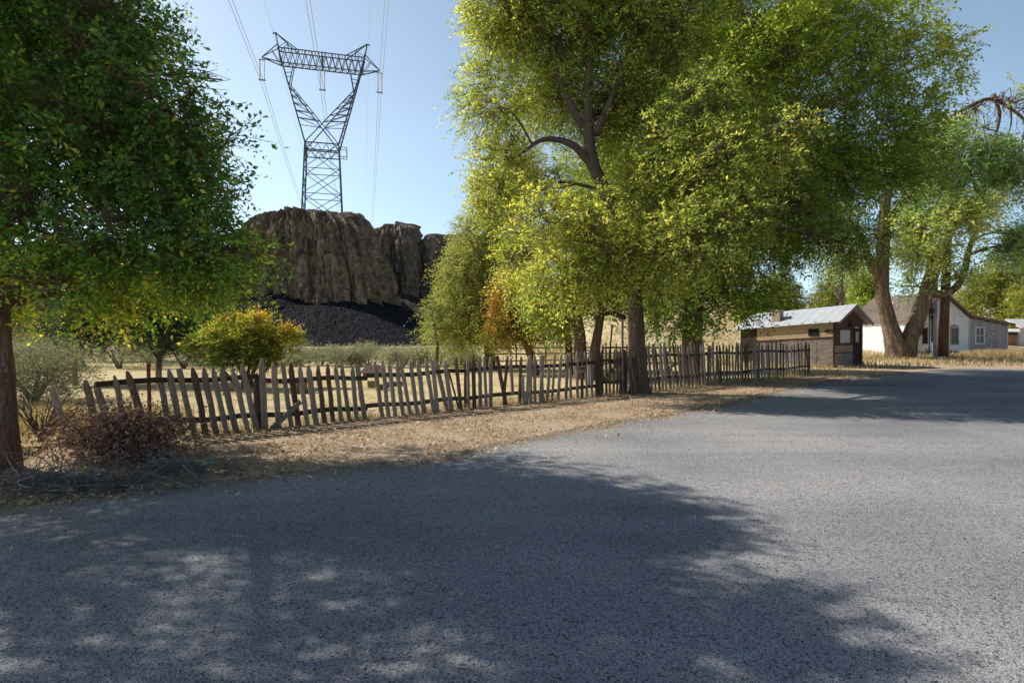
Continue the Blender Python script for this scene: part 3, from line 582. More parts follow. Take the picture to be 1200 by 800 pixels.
# --- background trees
def simple_tree(name, label, px, d, ztop_py, wpx, mat, bark, leaves, leafsz, tint, group=None, stem=.2, nclump=7, seed=0, low=400, aspect=.45, gap=-.15, twig=.9):
    x = (px-CX)/F*d; zt = P(px, ztop_py, d)[2]; zl = P(px, low, d)[2]; w = wpx/F*d
    g0 = float(height(np.array(x), np.array(d)))
    r0 = np.random.default_rng(seed+px); cls = []
    for i in range(nclump):
        f = (i+.5)/nclump; z = zl+(zt-zl)*(.2+.68*f); ww = w*.5*math.sin(math.pi*min(.93, .25+.62*f))
        cls.append(((x+r0.uniform(-.6, .6)*ww*1.1, d+r0.uniform(-.6, .6)*ww, z), (ww*.72, ww*.72, (zt-zl)/nclump*1.25+.1), r0.uniform(-.08, .1)))
    trk = [[(x, d, g0-.2, stem*1.4), (x, d, g0+.6, stem), (x+.1, d, (zl+zt)/2, stem*.6), (x, d, zt*.9, stem*.2)]]
    for s_ in (-1, 1): trk.append([(x, d, zl*.6+g0*.4+.3, stem*.6), (x+s_*w*.2, d, zl+(zt-zl)*.4, stem*.3), (x+s_*w*.32, d, zl+(zt-zl)*.7, stem*.12)])
    return make_tree(name, label, (x, d, g0), trk, cls, mat, bark, leaves=leaves, leaf=leafsz, twig=twig, per=10, tint=tint, droop=.25, gap=gap, group=group, nside=9, sub=5, aspect=aspect)
simple_tree('background_tree', 'bright light green tree rising behind the chimney of the shed', 915, 62, 312, 70, M['leaf_far'], M['bark_tan'], 26000, .22, (.4,.2), seed=1)
simple_tree('background_tree', 'lighter bushy tree behind the shed roof ridge', 968, 68, 318, 60, M['leaf_far'], M['bark_tan'], 20000, .22, (.3,.2), seed=2)
simple_tree('background_tree', 'deep green tree between the shed and the forked trunks', 1018, 62, 300, 50, M['leaf_dark'], M['bark'], 24000, .24, (.4,.2), seed=3, low=405)
simple_tree('background_tree', 'half bare tree with pale limbs rising above the shed', 985, 58, 268, 80, M['leaf_blue'], M['dead'], 6000, .2, (.5,.2), seed=4, low=340, gap=.1)
simple_tree('background_tree', 'pale yellow green tree right of the white house', 1180, 62, 296, 75, M['leaf_far'], M['bark_grey'], 26000, .26, (.55,.2), seed=5, low=395)
simple_tree('background_tree', 'second pale tree beyond the house by the white outbuilding', 1228, 58, 300, 90, M['leaf_far'], M['bark_grey'], 20000, .26, (.5,.2), seed=6, low=395)
simple_tree('background_tree', 'rounded green tree on the slope beyond the fence and dark elm', 870, 60, 345, 50, M['leaf_dark'], M['bark'], 12000, .26, (.5,.2), seed=8, low=385)
# --- yard trees at left
simple_tree('juniper_tree', 'small drooping dark green juniper nearest the leaning pickets', 88, 19, 352, 62, M['leaf_juniper'], M['bark_grey'], 12000, .09, (.4,.25), stem=.07, seed=9, low=420, aspect=.3, twig=.5, gap=-.25)
simple_tree('juniper_tree', 'wider dark green juniper left of the orange topped bush', 186, 19.5, 335, 120, M['leaf_juniper'], M['bark_grey'], 26000, .09, (.42,.25), stem=.09, seed=10, low=420, aspect=.3, nclump=10, twig=.5, gap=-.25)
simple_tree('background_tree', 'grey green tree behind the junipers below the cliff', 228, 34, 315, 90, M['leaf_blue'], M['bark_grey'], 22000, .16, (.55,.2), seed=11, low=395)
simple_tree('background_tree', 'grey green tree beyond the left elm trunk', 120, 36, 320, 110, M['leaf_blue'], M['bark_grey'], 22000, .16, (.45,.2), seed=12, low=400)
b = (-8.4, 17.9, 0)
make_tree('sumac_bush', 'round bush with green leaves turning orange in the yard', b,
  [[(-8.4,17.9,-.1,.09),(-8.5,17.9,.5,.07),(-8.9,17.9,1.2,.04)], [(-8.3,17.9,-.1,.08),(-8.1,17.9,.6,.06),(-7.6,17.9,1.3,.03)], [(-8.45,17.9,-.1,.07),(-8.3,18.0,.7,.05),(-8.2,18,1.5,.03)], [(-8.5,17.8,-.1,.06),(-9.3,17.8,.9,.03)], [(-8.3,17.8,-.1,.06),(-7.4,17.8,.9,.03)]],
  [cl(243,404,17.9,22,15,.7), cl(266,390,17.9,24,18,.8), cl(300,386,17.9,24,22,.8,.05), cl(330,402,17.9,20,17,.7,.1), cl(290,402,17.6,30,16,.8), cl(270,418,17.8,36,12,.8,-.1), cl(310,418,17.8,34,10,.7,-.1), cl(335,392,18,16,12,.5,.2), cl(280,378,18,22,11,.6,.15)],
  M['leaf_sumac'], M['bark_tan'], leaves=22000, leaf=.085, twig=.32, per=9, tint=(.26,.2), droop=.2, gap=-.02, gapf=1.5, cat='bush', tintf=lambda p: np.clip((p[:, 2]-1.55)*.45, -.12, .4))

# --- sagebrush
def sage(px, d, w, h, label, group, n=3500, leaf=.09, mat='leaf_sage', tnt=(.5,.2)):
    x = (px-CX)/F*d; g0 = float(height(np.array(x), np.array(d))); cls = []
    for k in range(4): cls.append(((x+random.uniform(-.3, .3)*w, d+random.uniform(-.3, .3)*w, g0+h*random.uniform(.38, .66)), (w*.34, w*.34, h*.36)))
    trk = [[(x, d, g0-.05, .05*h), (x+random.uniform(-.3, .3)*w, d, g0+h*.5, .02*h)] for _ in range(3)]
    return make_tree('sagebrush', label, (x, d, g0), trk, cls, M[mat], M['bark_grey'], leaves=n, leaf=leaf, twig=.35*h, per=9, tint=tnt, droop=-.1, gap=-.5, group=group, nside=5, sub=2, aspect=.3, twigs=False, cat='bush', lobes=0)
gl = 'pale silvery sagebrush growing below the dark talus slope'
for k, px in enumerate(list(np.linspace(356, 560, 19))+list(np.linspace(365, 545, 12))):
    d_ = random.uniform(29, 34) if k < 19 else random.uniform(36, 42)
    sage(px+random.uniform(-5, 5), d_, random.uniform(1.2, 1.8), random.uniform(.55, 1.15)+(d_ > 35)*.2, gl, 'sagebrush row below the talus slope', 2600, .10, tnt=(random.uniform(.4, .75), .25))
gl2 = 'pale grey sagebrush scattered behind the junipers at left'
for px, d_ in ((60,27),(100,30),(140,28),(175,31),(215,29),(250,32),(20,30),(320,34),(345,38)):
    sage(px, d_, random.uniform(2.4, 3.2), random.uniform(1.4, 2.0), gl2, 'sagebrush scattered behind the junipers', 4500, .11)
sage(38, 14.5, 2.4, 1.65, 'large silvery sagebrush between the elm trunk and first picket', None, 15000, .075)
sage(-40, 13.5, 2.4, 1.7, 'silvery sagebrush behind the reddish elm trunk', None, 9000, .075)

# ------------------------------------------------------------------ cliffs
def resample(poly, n):
    p = np.array(poly+[poly[0]], float)
    # smooth closed
    for _ in range(2):
        q = []
        for a, b_ in zip(p[:-1], p[1:]): q += [a*.75+b_*.25, a*.25+b_*.75]
        p = np.array(q+[q[0]])
    s_ = np.concatenate([[0], np.cumsum(np.hypot(*np.diff(p, axis=0).T))]); u = np.linspace(0, s_[-1], n, endpoint=False)
    return np.stack([np.interp(u, s_, p[:, 0]), np.interp(u, s_, p[:, 1])], 1), u
def butte(name, label, B, T, zb, zt, zvar, seed, mat, n=420, rows=90, amp=1.0, talus=None, tmat=None):
    bp, u = resample(B, n); tp, _ = resample(T, n); c = tp.mean(0); V = []
    ce = bp.mean(0); nrm = bp-ce; tg = np.roll(bp, -1, 0)-np.roll(bp, 1, 0); nrm = unit(np.stack([tg[:, 1], -tg[:, 0]], 1)); 
    if ((bp-ce)*nrm).sum() < 0: nrm = -nrm
    per_ = u[-1]+u[1]
    for j in range(rows):
        f = j/(rows-1); prof = f**1.25 if f < .86 else f**1.25+((f-.86)/.14)**2*.3
        for i in range(n):
            a = 2*math.pi*u[i]/per_; s1 = math.cos(a)*per_/6.28; s2 = math.sin(a)*per_/6.28
            ztop = zt+zvar*noise.noise(Vector((tp[i][0]*.09, tp[i][1]*.09, seed)))
            z = zb+(ztop-zb)*f; x, y = bp[i]+(tp[i]-bp[i])*prof
            dsp = 2.0*noise.noise(Vector((s1*.16, s2*.16, z*.03+seed)))+.9*noise.noise(Vector((s1*.5, s2*.5, z*.09+seed)))
            dsp += .5*(abs(noise.noise(Vector((s1*.9, s2*.9, z*.22+seed))))*2-.5)+.45*noise.noise(Vector((s1*2.6, s2*2.6, z*.9)))
            dsp += .95*(noise.cell(Vector((s1*.42+7, s2*.42, z*.11+seed)))-.0)+.5*noise.cell(Vector((s1*1.0, s2*1.0+3, z*.28+seed)))
            dsp += .55*noise.noise(Vector((s1*.25, s2*.25, z*.8+seed)))
            V.append((x+nrm[i][0]*dsp*amp, y+nrm[i][1]*dsp*amp, z+.3*noise.noise(Vector((s1*1.5, s2*1.5, z)))*(f > .8)))
    for k in range(1, 9):
        f = 1-k/8.5
        for i in range(n):
            x0, y0, z0 = V[(rows-1)*n+i]; x = c[0]+(x0-c[0])*f; y = c[1]+(y0-c[1])*f
            V.append((x, y, z0+(1-f)*1.3+.5*noise.noise(Vector((x*.4, y*.4, 2)))))
    R_ = rows+8; I = np.arange(R_*n).reshape(R_, n); I2 = np.roll(I, -1, 1)
    q = np.stack([I[:-1], I2[:-1], I2[1:], I[1:]], -1).reshape(-1, 4)
    me = bpy.data.meshes.new(name); me.from_pydata(V, [], q.tolist()+[I[-1].tolist()]); me.update()
    bm = bmesh.new(); bm.from_mesh(me); bmesh.ops.recalc_face_normals(bm, faces=bm.faces); bm.to_mesh(me); bm.free()
    o = link(name, me, None, mat); tag(o, label, 'cliff')
    if talus:
        h0, run, lab = talus; V = []; rr = 26
        for j in range(rr):
            f = j/(rr-1)
            for i in range(n):
                x, y = bp[i]+nrm[i]*(-3+run*f+1.3*noise.noise(Vector((bp[i][0]*.15, bp[i][1]*.15, 3)))); hh = h0*(1+.2*noise.noise(Vector((bp[i][0]*.07, bp[i][1]*.07, seed+3))))
                V.append((x, y, max(-.4, hh*(1-f)**1.12-.35)+.35*noise.noise(Vector((x*.9, y*.9, 0)))*(1-f*.5)+.25*noise.noise(Vector((x*2.4, y*2.4, 5)))*(1-f*.7)))
        I = np.arange(rr*n).reshape(rr, n); I2 = np.roll(I, -1, 1); q = np.stack([I[:-1], I2[:-1], I2[1:], I[1:]], -1).reshape(-1, 4)
        me = bpy.data.meshes.new('talus'); me.from_pydata(V, [], q.tolist()); me.update()
        bm = bmesh.new(); bm.from_mesh(me); bmesh.ops.recalc_face_normals(bm, faces=bm.faces)
        if sum(f_.normal.z for f_ in bm.faces) < 0: bmesh.ops.reverse_faces(bm, faces=bm.faces)
        bm.to_mesh(me); bm.free()
        tag(link('talus_terrain', me, None, tmat), kind='structure')
    return o
def mat_cliff(name, lich=.5, k=1.0):
    m, t = nt(name); p = pos(t); ps = pos(t, (1, 1, .55))
    n1 = noi(t, ps, .9, 8, .7); n2 = noi(t, ps, 3.0, 8, .75); n3 = noi(t, p, .25, 5, .6); n4 = noi(t, p, 1.6, 8, .75)
    v = N(t, 'ShaderNodeTexVoronoi'); v.feature = 'DISTANCE_TO_EDGE'; v.inputs['Scale'].default_value = .45; t.links.new(mixv(t, ps, n4), v.inputs['Vector'])
    n5 = noi(t, p, 11, 6, .8); h = mth(t, 'ADD', mth(t, 'ADD', mth(t, 'MULTIPLY', n1, .42), mth(t, 'MULTIPLY', n2, .33)), mth(t, 'MULTIPLY', n5, .25))
    c = ramp(t, [(.36,(.025*k,.02*k,.018*k)),(.48,(.11*k,.093*k,.08*k)),(.62,(.27*k,.235*k,.20*k))], h).outputs[0]
    c = mixc(t, ramp(t, [(.5,(0,0,0)),(.62,(lich,lich,lich))], n4).outputs[0], c, (.30*k,.26*k,.085*k))
    c = mixc(t, ramp(t, [(.45,(0,0,0)),(.65,(.5,.5,.5))], n3).outputs[0], c, (.13*k,.085*k,.07*k))
    c = mixc(t, ramp(t, [(0,(.45,.45,.45)),(.05,(0,0,0))], v.outputs[0]).outputs[0], c, (.02,.016,.015))
    finish(t, c, .95, mth(t, 'ADD', h, mth(t, 'MINIMUM', mth(t, 'MULTIPLY', v.outputs[0], 2), .3)), .8, .35, .05); return m
M['cliff'] = mat_cliff('basalt_cliff', .6, 1.35); M['cliff2'] = mat_cliff('basalt_cliff_far', .4, 1.6)
m, t = nt('dark_talus'); p = pos(t)
v = N(t, 'ShaderNodeTexVoronoi'); v.inputs['Scale'].default_value = 1.6; t.links.new(p, v.inputs['Vector'])
v2 = N(t, 'ShaderNodeTexVoronoi'); v2.inputs['Scale'].default_value = 4.5; t.links.new(p, v2.inputs['Vector'])
s2 = N(t, 'ShaderNodeSeparateColor'); t.links.new(v2.outputs['Color'], s2.inputs[0])
c = ramp(t, [(0,(.009,.009,.012)),(.6,(.022,.021,.027)),(1,(.06,.055,.06))], s2.outputs[0]).outputs[0]
finish(t, c, .95, mth(t, 'ADD', mth(t, 'MULTIPLY', v.outputs['Distance'], -.7), mth(t, 'MULTIPLY', v2.outputs['Distance'], -.4)), 1.0, .5, .05)
M['talus'] = m
M['talus2'] = mat_noise('brown_rubble', [(.3,(.035,.028,.025)),(.5,(.11,.09,.075)),(.72,(.26,.21,.17))], (1,1,1), 1.2, bs=1, bd=.5, fine=5)
butte('cliff', 'massive dark basalt butte carrying the transmission tower',
  [(-74,134),(-66,120),(-52,114),(-38,112),(-29.5,113),(-25,117),(-25,130),(-32,150),(-58,156),(-74,148)],
  [(-64,136),(-58,124),(-49,119),(-41.5,117.5),(-36.5,119),(-34,122),(-33,130),(-36,145),(-56,150),(-64,144)], -1, 28.2, 1.8, 3, M['cliff'], talus=(9.5, 24, ''), tmat=M['talus'])
butte('cliff', 'rounded rocky bluff showing right behind the dark butte',
  [(-48,170),(-42,153),(-36,147),(-29,146),(-24.5,150),(-23.5,160),(-26,178),(-44,182)],
  [(-43,170),(-38,160),(-34.5,155),(-30.5,154.5),(-28,158),(-27,163),(-29,174),(-40,176)], -1, 32.4, 2.0, 9, M['cliff2'], amp=1.1, n=300, talus=(13, 26, ''), tmat=M['talus2'])
butte('cliff', 'darker rock bluff half hidden by the pale willow',
  [(-30,172),(-27.5,157),(-23,150),(-13,147),(-3,151),(6,160),(4,185),(-24,186)],
  [(-28,172),(-25,162),(-21.5,156),(-12.5,153),(-5,157),(1,163),(0,180),(-22,180)], -1, 29.2, 2.5, 4, M['cliff2'], amp=1.2, n=340, talus=(12, 24, ''), tmat=M['talus2'])
butte('cliff', 'low dark basalt rim seen dimly behind the left elm',
  [(-260,150),(-200,140),(-150,146),(-110,140),(-88,146),(-84,175),(-260,190)],
  [(-255,156),(-200,147),(-150,153),(-112,147),(-94,152),(-90,172),(-255,184)], -1, 24, 5.0, 5, M['cliff'], n=300, rows=40, talus=(9, 24, ''), tmat=M['talus'])
# ------------------------------------------------------------------ transmission tower
def tower():
    ax = Vector((.967, .255, 0)); bx_ = Vector((-.255, .967, 0)); c = Vector((-43.1, 130, 0))
    root = empty('transmission_tower', (c.x, c.y, 27.5), 'tall lattice steel transmission tower on top of the butte', 'power tower')
    o = Vector((c.x, c.y, 27.5))
    W = lambda u, v, z: c+ax*u+bx_*v+Vector((0, 0, z))-o
    th = .26
    def face(mb, a0, a1, b0, b1, n, w=.13):
        """X bracing between two members a0-a1 and b0-b1"""
        for i in range(n):
            f0, f1 = i/n, (i+1)/n
            mb.bar(a0.lerp(a1, f0), b0.lerp(b1, f1), w); mb.bar(b0.lerp(b1, f0), a0.lerp(a1, f1), w); mb.bar(a0.lerp(a1, f1), b0.lerp(b1, f1), w)
    body = MB(); zb, zw = 27.5, 44.6
    cor = [(-1,-1),(1,-1),(1,1),(-1,1)]
    lo = [W(u*4.3, v*3.4, zb) for u, v in cor]; hi = [W(u*3.6, v*2.5, zw) for u, v in cor]
    for a, b_ in zip(lo, hi): body.bar(a, b_, th)
    for i in range(4): face(body, lo[i], hi[i], lo[(i+1) % 4], hi[(i+1) % 4], 3)
    # waist box
    h2 = [W(u*3.6, v*2.5, zw-1.9) for u, v in cor]
    for i in range(4):
        body.bar(hi[i], hi[(i+1) % 4], .22); body.bar(h2[i], h2[(i+1) % 4], .22)
        for k in range(4): body.bar(h2[i].lerp(h2[(i+1) % 4], k/4), hi[i].lerp(hi[(i+1) % 4], (k+.5)/4), .12); body.bar(hi[i].lerp(hi[(i+1) % 4], (k+.5)/4), h2[i].lerp(h2[(i+1) % 4], (k+1)/4), .12)
    body.build('tower_body', M['tower'], root)
    pf = MB()
    for z in (zw-2.2, zw-.1): 
        pf.bar(W(3.6,-1,z), W(5.3,-1,z), .12); pf.bar(W(5.3,-1,z), W(5.3,1,z), .12); pf.bar(W(3.6,1,z), W(5.3,1,z), .12)
    for v in (-1, 0, 1): pf.bar(W(5.3,v,zw-2.2), W(5.3,v,zw-.1), .12)
    pf.bar(W(4.6,-1,zw-2.2), W(4.6,1,zw-2.2), .12); pf.build('platform', M['tower'], root)
    zc, zt = 62.2, 65.4
    for s in (-1, 1):
        arm = MB()
        for v in (-1, 1):
            o0, o1 = W(s*3.6, v*2.5, zw), W(s*9.3, v*1.0, zt); i0, i1 = W(-s*3.6, v*2.5, zw), W(s*6.9, v*1.1, 57.6)
            arm.bar(o0, o1, th); arm.bar(i0, i1, .2)
            # web between outer and inner members
            for k in range(1, 8):
                f = k/8; a = o0.lerp(o1, f*.62+.02); b_ = i0.lerp(i1, f)
                if f > .3:
                    arm.bar(a, b_, .12)
                    arm.bar(b_, o0.lerp(o1, min(1, (k+1)/8*.62+.02)), .12)
            arm.bar(W(s*6.9, v*1.1, 57.6), W(s*6.1, v*1.0, zc), .16); arm.bar(W(s*7.8,v*1.05,60), W(s*6.5,v*1.0,60.2), .12)
        for f in np.linspace(0, 1, 9):
            arm.bar(W(s*3.6, -2.5, zw).lerp(W(s*9.3, -1, zt), f), W(s*3.6, 2.5, zw).lerp(W(s*9.3, 1, zt), f), .11)
            if f < .99: arm.bar(W(s*3.6, -2.5, zw).lerp(W(s*9.3, -1, zt), f), W(s*3.6, 2.5, zw).lerp(W(s*9.3, 1, zt), f+.12), .1)
        arm.build('tower_arm', M['tower'], root)
    ca = MB()
    for v in (-1, 1):
        ca.bar(W(-9.3, v, zt), W(9.3, v, zt), .2); ca.bar(W(-12.7, 0, 63.2), W(-8.6, v, zc), .2); ca.bar(W(-8.6, v, zc), W(8.6, v, zc), .2); ca.bar(W(12.7, 0, 63.2), W(8.6, v, zc), .2)
        for s in (-1, 1):
            ca.bar(W(s*12.7, 0, 63.3), W(s*9.3, v, 66.2), .16); ca.bar(W(s*9.2, v, zt), W(s*9.9, 0, 69), .2); ca.bar(W(s*5.2, v, zt), W(s*9.9, 0, 69), .18); ca.bar(W(s*9.3, v, 66.2), W(s*8.8, v, zc), .16)
            ca.bar(W(s*10.6, v*.5, 64.9), W(s*9, v, zc+.2), .11); ca.bar(W(s*7.4, v*.5, 67.2), W(s*9.2, v, zt), .11); ca.bar(W(s*7.4, v*.5, 67.2), W(s*7.2, v, zt), .11)
        n = 12
        for k in range(n):
            u0, u1 = -8.6+17.2*k/n, -8.6+17.2*(k+1)/n; um = (u0+u1)/2
            ca.bar(W(u0, v, zc), W(um, v, zt), .13); ca.bar(W(um, v, zt), W(u1, v, zc), .13)
    for k in range(13):
        u = -8.6+17.2*k/12; ca.bar(W(u, -1, zc), W(u, 1, zc), .11); ca.bar(W(u, -1, zt), W(u, 1, zt), .11)
        if k < 12: ca.bar(W(u, -1, zc), W(u+1.43, 1, zc), .11)
    for v in (-1, 1): ca.bar(W(0, v, zc), W(0, v, zt), .24)
    for s in (-1, 1): ca.bar(W(s*9.6, 0, 69), W(s*10.5, 0, 68.8), .22)
    ca.build('crossarm', M['tower'], root)
    att = []
    for u in (-12.7, 0, 12.7):
        z0 = 63.0 if u else zc
        for s in (-1, 1):
            if u == 0 and s == 1: pass
            ins = MB(); pts, rd = [], []
            for k in range(26):
                z = z0-.4-4.2*k/25; pts.append(W(u+s*.45, 0, z)); rd.append(.20 if k % 2 else .09)
            ins.tube(pts, rd, 8); ins.build('insulator_string', M['insul'], root)
        yk = MB(); yk.bar(W(u-.7, 0, z0-.3), W(u+.7, 0, z0-.3), .14); yk.bar(W(u, 0, z0), W(u, 0, z0-.4), .12); yk.build('insulator_hanger', M['tower'], root); yk = MB(); yk.bar(W(u-.7, 0, z0-4.8), W(u+.7, 0, z0-4.8), .22); yk.build('insulator_yoke', M['tower'], root)
        att.append((u, z0-5.0))
    return c, ax, bx_, att
tc, tax, tbx, att = tower()
names = ['left', 'middle', 'right']
for (u, z), nm in zip(att, names):
    lab = {'left': 'bundled power line hanging from the left end of the tower crossarm', 'middle': 'bundled power line passing through the middle of the tower', 'right': 'bundled power line hanging from the right end of the tower crossarm'}[nm]
    mb = MB(); a = tc+tax*u
    for off in (-.32, .32):
        pts, rd = [], []
        for k in range(-40, 41):
            s = k*5.0; x = a+tbx*s+tax*off
            zz = z-.135*abs(s)+.00048*s*s if s > 0 else z+.01*s+.00035*s*s
            pts.append((x.x, x.y, zz)); rd.append(.055)
        mb.tube(pts, rd, 5)
    tag(mb.build('power_line', M['wire']), lab, 'power line', 'power lines on the transmission tower')
for s_, nm in ((-1, 'left'), (1, 'right')):
    mb = MB(); a = tc+tax*(s_*10.3); pts = []
    for k in range(-40, 41):
        s = k*5.0; x = a+tbx*s; pts.append((x.x, x.y, 68.8-.12*max(0, s)+.0004*s*s))
    mb.tube(pts, [.022]*len(pts), 4)
    tag(mb.build('ground_wire', M['wire']), f'very thin shield wire on the {nm} peak of the tower', 'power line', 'power lines on the transmission tower')

# ------------------------------------------------------------------ picket fence
def fence_at(px, off=0):
    """point on the fence line seen at bearing px"""
    k = (px-CX)/F; A0 = FA+FN*off; t_ = (k*A0[1]-A0[0])/(FD[0]-k*FD[1]); return A0+FD*t_
FD3 = Vector((*FD, 0)); FN3 = Vector((*FN, 0))
def picket_mesh(h, w, th, point, seed):
    mb = MB(); r_ = random.Random(seed); rows_ = 6; c = []
    for i in range(rows_+1):
        f = i/rows_; z = h*.93*f-.06; dx = r_.uniform(-.006, .006); ww = w*(1+r_.uniform(-.07, .07))
        c.append([(dx-ww/2, -th/2, z), (dx+ww/2, -th/2, z), (dx+ww/2, th/2, z), (dx-ww/2, th/2, z)])
    tipx = r_.uniform(-.012, .012)
    if point:
        c.append([(tipx-w*.22, -th/2, h*.985), (tipx+w*.22, -th/2, h*.985), (tipx+w*.22, th/2, h*.985), (tipx-w*.22, th/2, h*.985)])
        c.append([(tipx-w*.05, -th/2, h), (tipx+w*.05, -th/2, h), (tipx+w*.05, th/2, h), (tipx-w*.05, th/2, h)])
    else: c.append([(-w/2, -th/2, h), (w/2, -th/2, h*.99), (w/2, th/2, h*.99), (-w/2, th/2, h)])
    vs = [v for q in c for v in q]; fs = [(3,2,1,0)]
    for i in range(len(c)-1):
        for k in range(4): fs.append((i*4+k, i*4+(k+1) % 4, (i+1)*4+(k+1) % 4, (i+1)*4+k))
    L = len(c)-1; fs.append((L*4, L*4+1, L*4+2, L*4+3)); mb.add(vs, fs); return mb.mesh('picket')
def put_picket(root, base_px, top_px, h, w, mat, seed, zlift=0, off=.0, tip=True, fwd=0):
    bq = fence_at(base_px, off); tq = fence_at(top_px, off)
    lean = float(np.dot(tq-bq, FD)); lean = max(-.45, min(.45, lean))
    o = link('picket', picket_mesh(h, w, .022, tip, seed), root, mat)
    a = math.atan2(FD[1], FD[0]); th_ = math.atan2(lean, h)
    o.matrix_local = Matrix.Translation(Vector((*bq, zlift))-Vector(root.location)) @ Matrix.Rotation(a, 4, 'Z') @ Matrix.Rotation(th_, 4, 'Y') @ Matrix.Rotation(fwd, 4, 'X')
    return o
A = [(83,59,.95),(118,99,1.03),(135,110,1.0),(151,133,1.08),(173,148,1.16),(201,184,1.18),(212,197,1.05),(227,209,1.16),(241,225,1.17),(253,237,1.16),(265,248,1.17),(276,259,1.15),(290,271,1.15),(300,283,1.2),
 (310,307,1.27),(326,319,1.2),(341,330,1.18),(349,341,1.18),(360,351,1.14),(370,360,1.14),(380,372,1.12),(390,382,1.15),(400,392,1.14),(409,401,1.13),(418,412,1.09),(427,420,1.1),(448,439,1.17),(455,447,1.18),(463,457,1.17),(472,464,1.15),(481,468,1.16),(489,481,1.17),(497,489,1.17),(508,497,1.2),(512,508,1.13),(524,512,1.15),(529,520,1.15),(540,534,1.2),
 (549,548,1.2),(556,556,1.2),(563,562,1.19),(570,567,1.19),(575,575,1.17),(593,583,1.22),(590,593,1.2),(601,597,.85),(609,610,1.17),(614,611,.72),(617,618,1.16),(622,622,1.18),(627,627,1.2),(637,632,1.18),(633,636,1.19),(641,643,.9),(647,650,1.22),(654,658,1.22),(663,665,1.22),(669,669,1.22),(677,677,1.25),(682,682,1.25),(688,687,1.25),(694,693,1.26)]
pA = fence_at(60); rootA = empty('picket_fence', (*fence_at(400), 0), 'long weathered picket fence leaning left of the gate', 'fence')
for i, (bp_, tp_, h) in enumerate(A):
    zl = .28 if h < .9 and 595 < bp_ < 605 else (.1 if bp_ == 212 else 0)
    w = random.uniform(.078, .105) if bp_ < 545 else random.uniform(.07, .11)
    mt = M['picket'] if random.random() < .72 else M['picket_brown']
    put_picket(rootA, bp_, tp_, h*.985, w, mt, i, zl, off=-.05, tip=(i % 9 != 7), fwd=random.uniform(-.05, .05))
put_picket(rootA, 538, 524, 1.0, .035, M['rail'], 77, off=-.06)
def rail(root, p0, z0, p1, z1, off=.0, w=.05, h=.085, name='rail', mat=None):
    a = fence_at(p0, off); b_ = fence_at(p1, off); mb = MB(); n = 6; L = Vector(root.location); prev = None
    for i in range(n):
        f0, f1 = i/n, (i+1)/n
        wob = lambda f: .02*math.sin(f*9+p0)
        mb.bar(Vector((*(a+(b_-a)*f0), z0+(z1-z0)*f0+wob(f0)))-L, Vector((*(a+(b_-a)*f1), z0+(z1-z0)*f1+wob(f1)))-L, w, h)
    return mb.build(name, mat or M['rail'], root)
for a_, b_, z0, z1 in ((112,302,.93,.92),(304,430,.85,.82),(428,545,.84,.86),(546,698,.88,.9)): rail(rootA, a_, z0, b_, z1)
for a_, b_, z0, z1 in ((176,302,.28,.24),(304,430,.24,.22),(428,545,.24,.24),(546,698,.24,.26)): rail(rootA, a_, z0, b_, z1, .012)
mb = MB(); f = fence_at(303, .08); L = rootA.location
mb.tube([Vector((f[0], f[1], z))-L for z in (-.1, .3, .6, .95)], [.085, .085, .08, .075], 9, .15, 2); mb.build('post', M['rail'], rootA)
for px in (546, 620):
    f = fence_at(px, .07); mb = MB(); mb.tube([Vector((f[0], f[1], z))-L for z in (-.1, .4, .8, 1.0)], [.05, .05, .045, .04], 8, .15, px); mb.build('post', M['rail'], rootA)
a = fence_at(318, -.1); b_ = fence_at(352, -.1); mb = MB(); mb.bar(Vector((*a, .0))-L, Vector((*b_, .45))-L, .03, .09); mb.build('brace', M['picket'], rootA)
mb = MB(); a = fence_at(176, .12); mb.bar(Vector((a[0], a[1], -.1)), Vector((a[0]-.03, a[1], 1.08)), .045, .03); mb.bar(Vector((a[0]-.03, a[1], 1.08)), Vector((a[0]-.03, a[1], 1.2)), .046, .031)
tag(mb.build('fence_stake', M['rust']), 'rusty steel stake standing among the leaning pickets', 'stake')

# section right of the tree
rootB = empty('picket_fence', (*fence_at(850), 0), 'close set grey picket fence running from the big elm to the shed', 'fence')
pxs = list(np.arange(764, 822, 4.3))+list(np.arange(824, 949, 3.15))
for i, px in enumerate(pxs):
    lean = -5.0 if px < 822 else random.uniform(-2.2, -.4)
    bq = fence_at(px); h = (1.36 if px < 822 else 1.34)*random.uniform(.93, 1.05)
    put_picket(rootB, px+random.uniform(-.6, .6), px+lean+random.uniform(-.6, .6), h, random.uniform(.08, .115), M['picket'] if random.random() < .6 else M['picket_brown'], 200+i, .04, off=-.05, tip=(i % 5 != 0), fwd=random.uniform(-.04, .04))
for a_, b_ in ((752,822),(822,886),(886,949)):
    rail(rootB, a_, 1.05, b_, 1.03); rail(rootB, a_, .36, b_, .36)
L = rootB.location
for px in (757, 822, 889, 948):
    f = fence_at(px, .06); mb = MB(); mb.tube([Vector((f[0], f[1], z))-L for z in (-.1, .5, .9, 1.3)], [.05, .05, .045, .04], 8, .15, px); mb.build('post', M['picket_brown'], rootB)
mb = MB(); mb.bar(Vector((*fence_at(772, .03), .5))-L, Vector((*fence_at(812, .03), 1.02))-L, .03, .08); mb.build('brace', M['rail'], rootB)
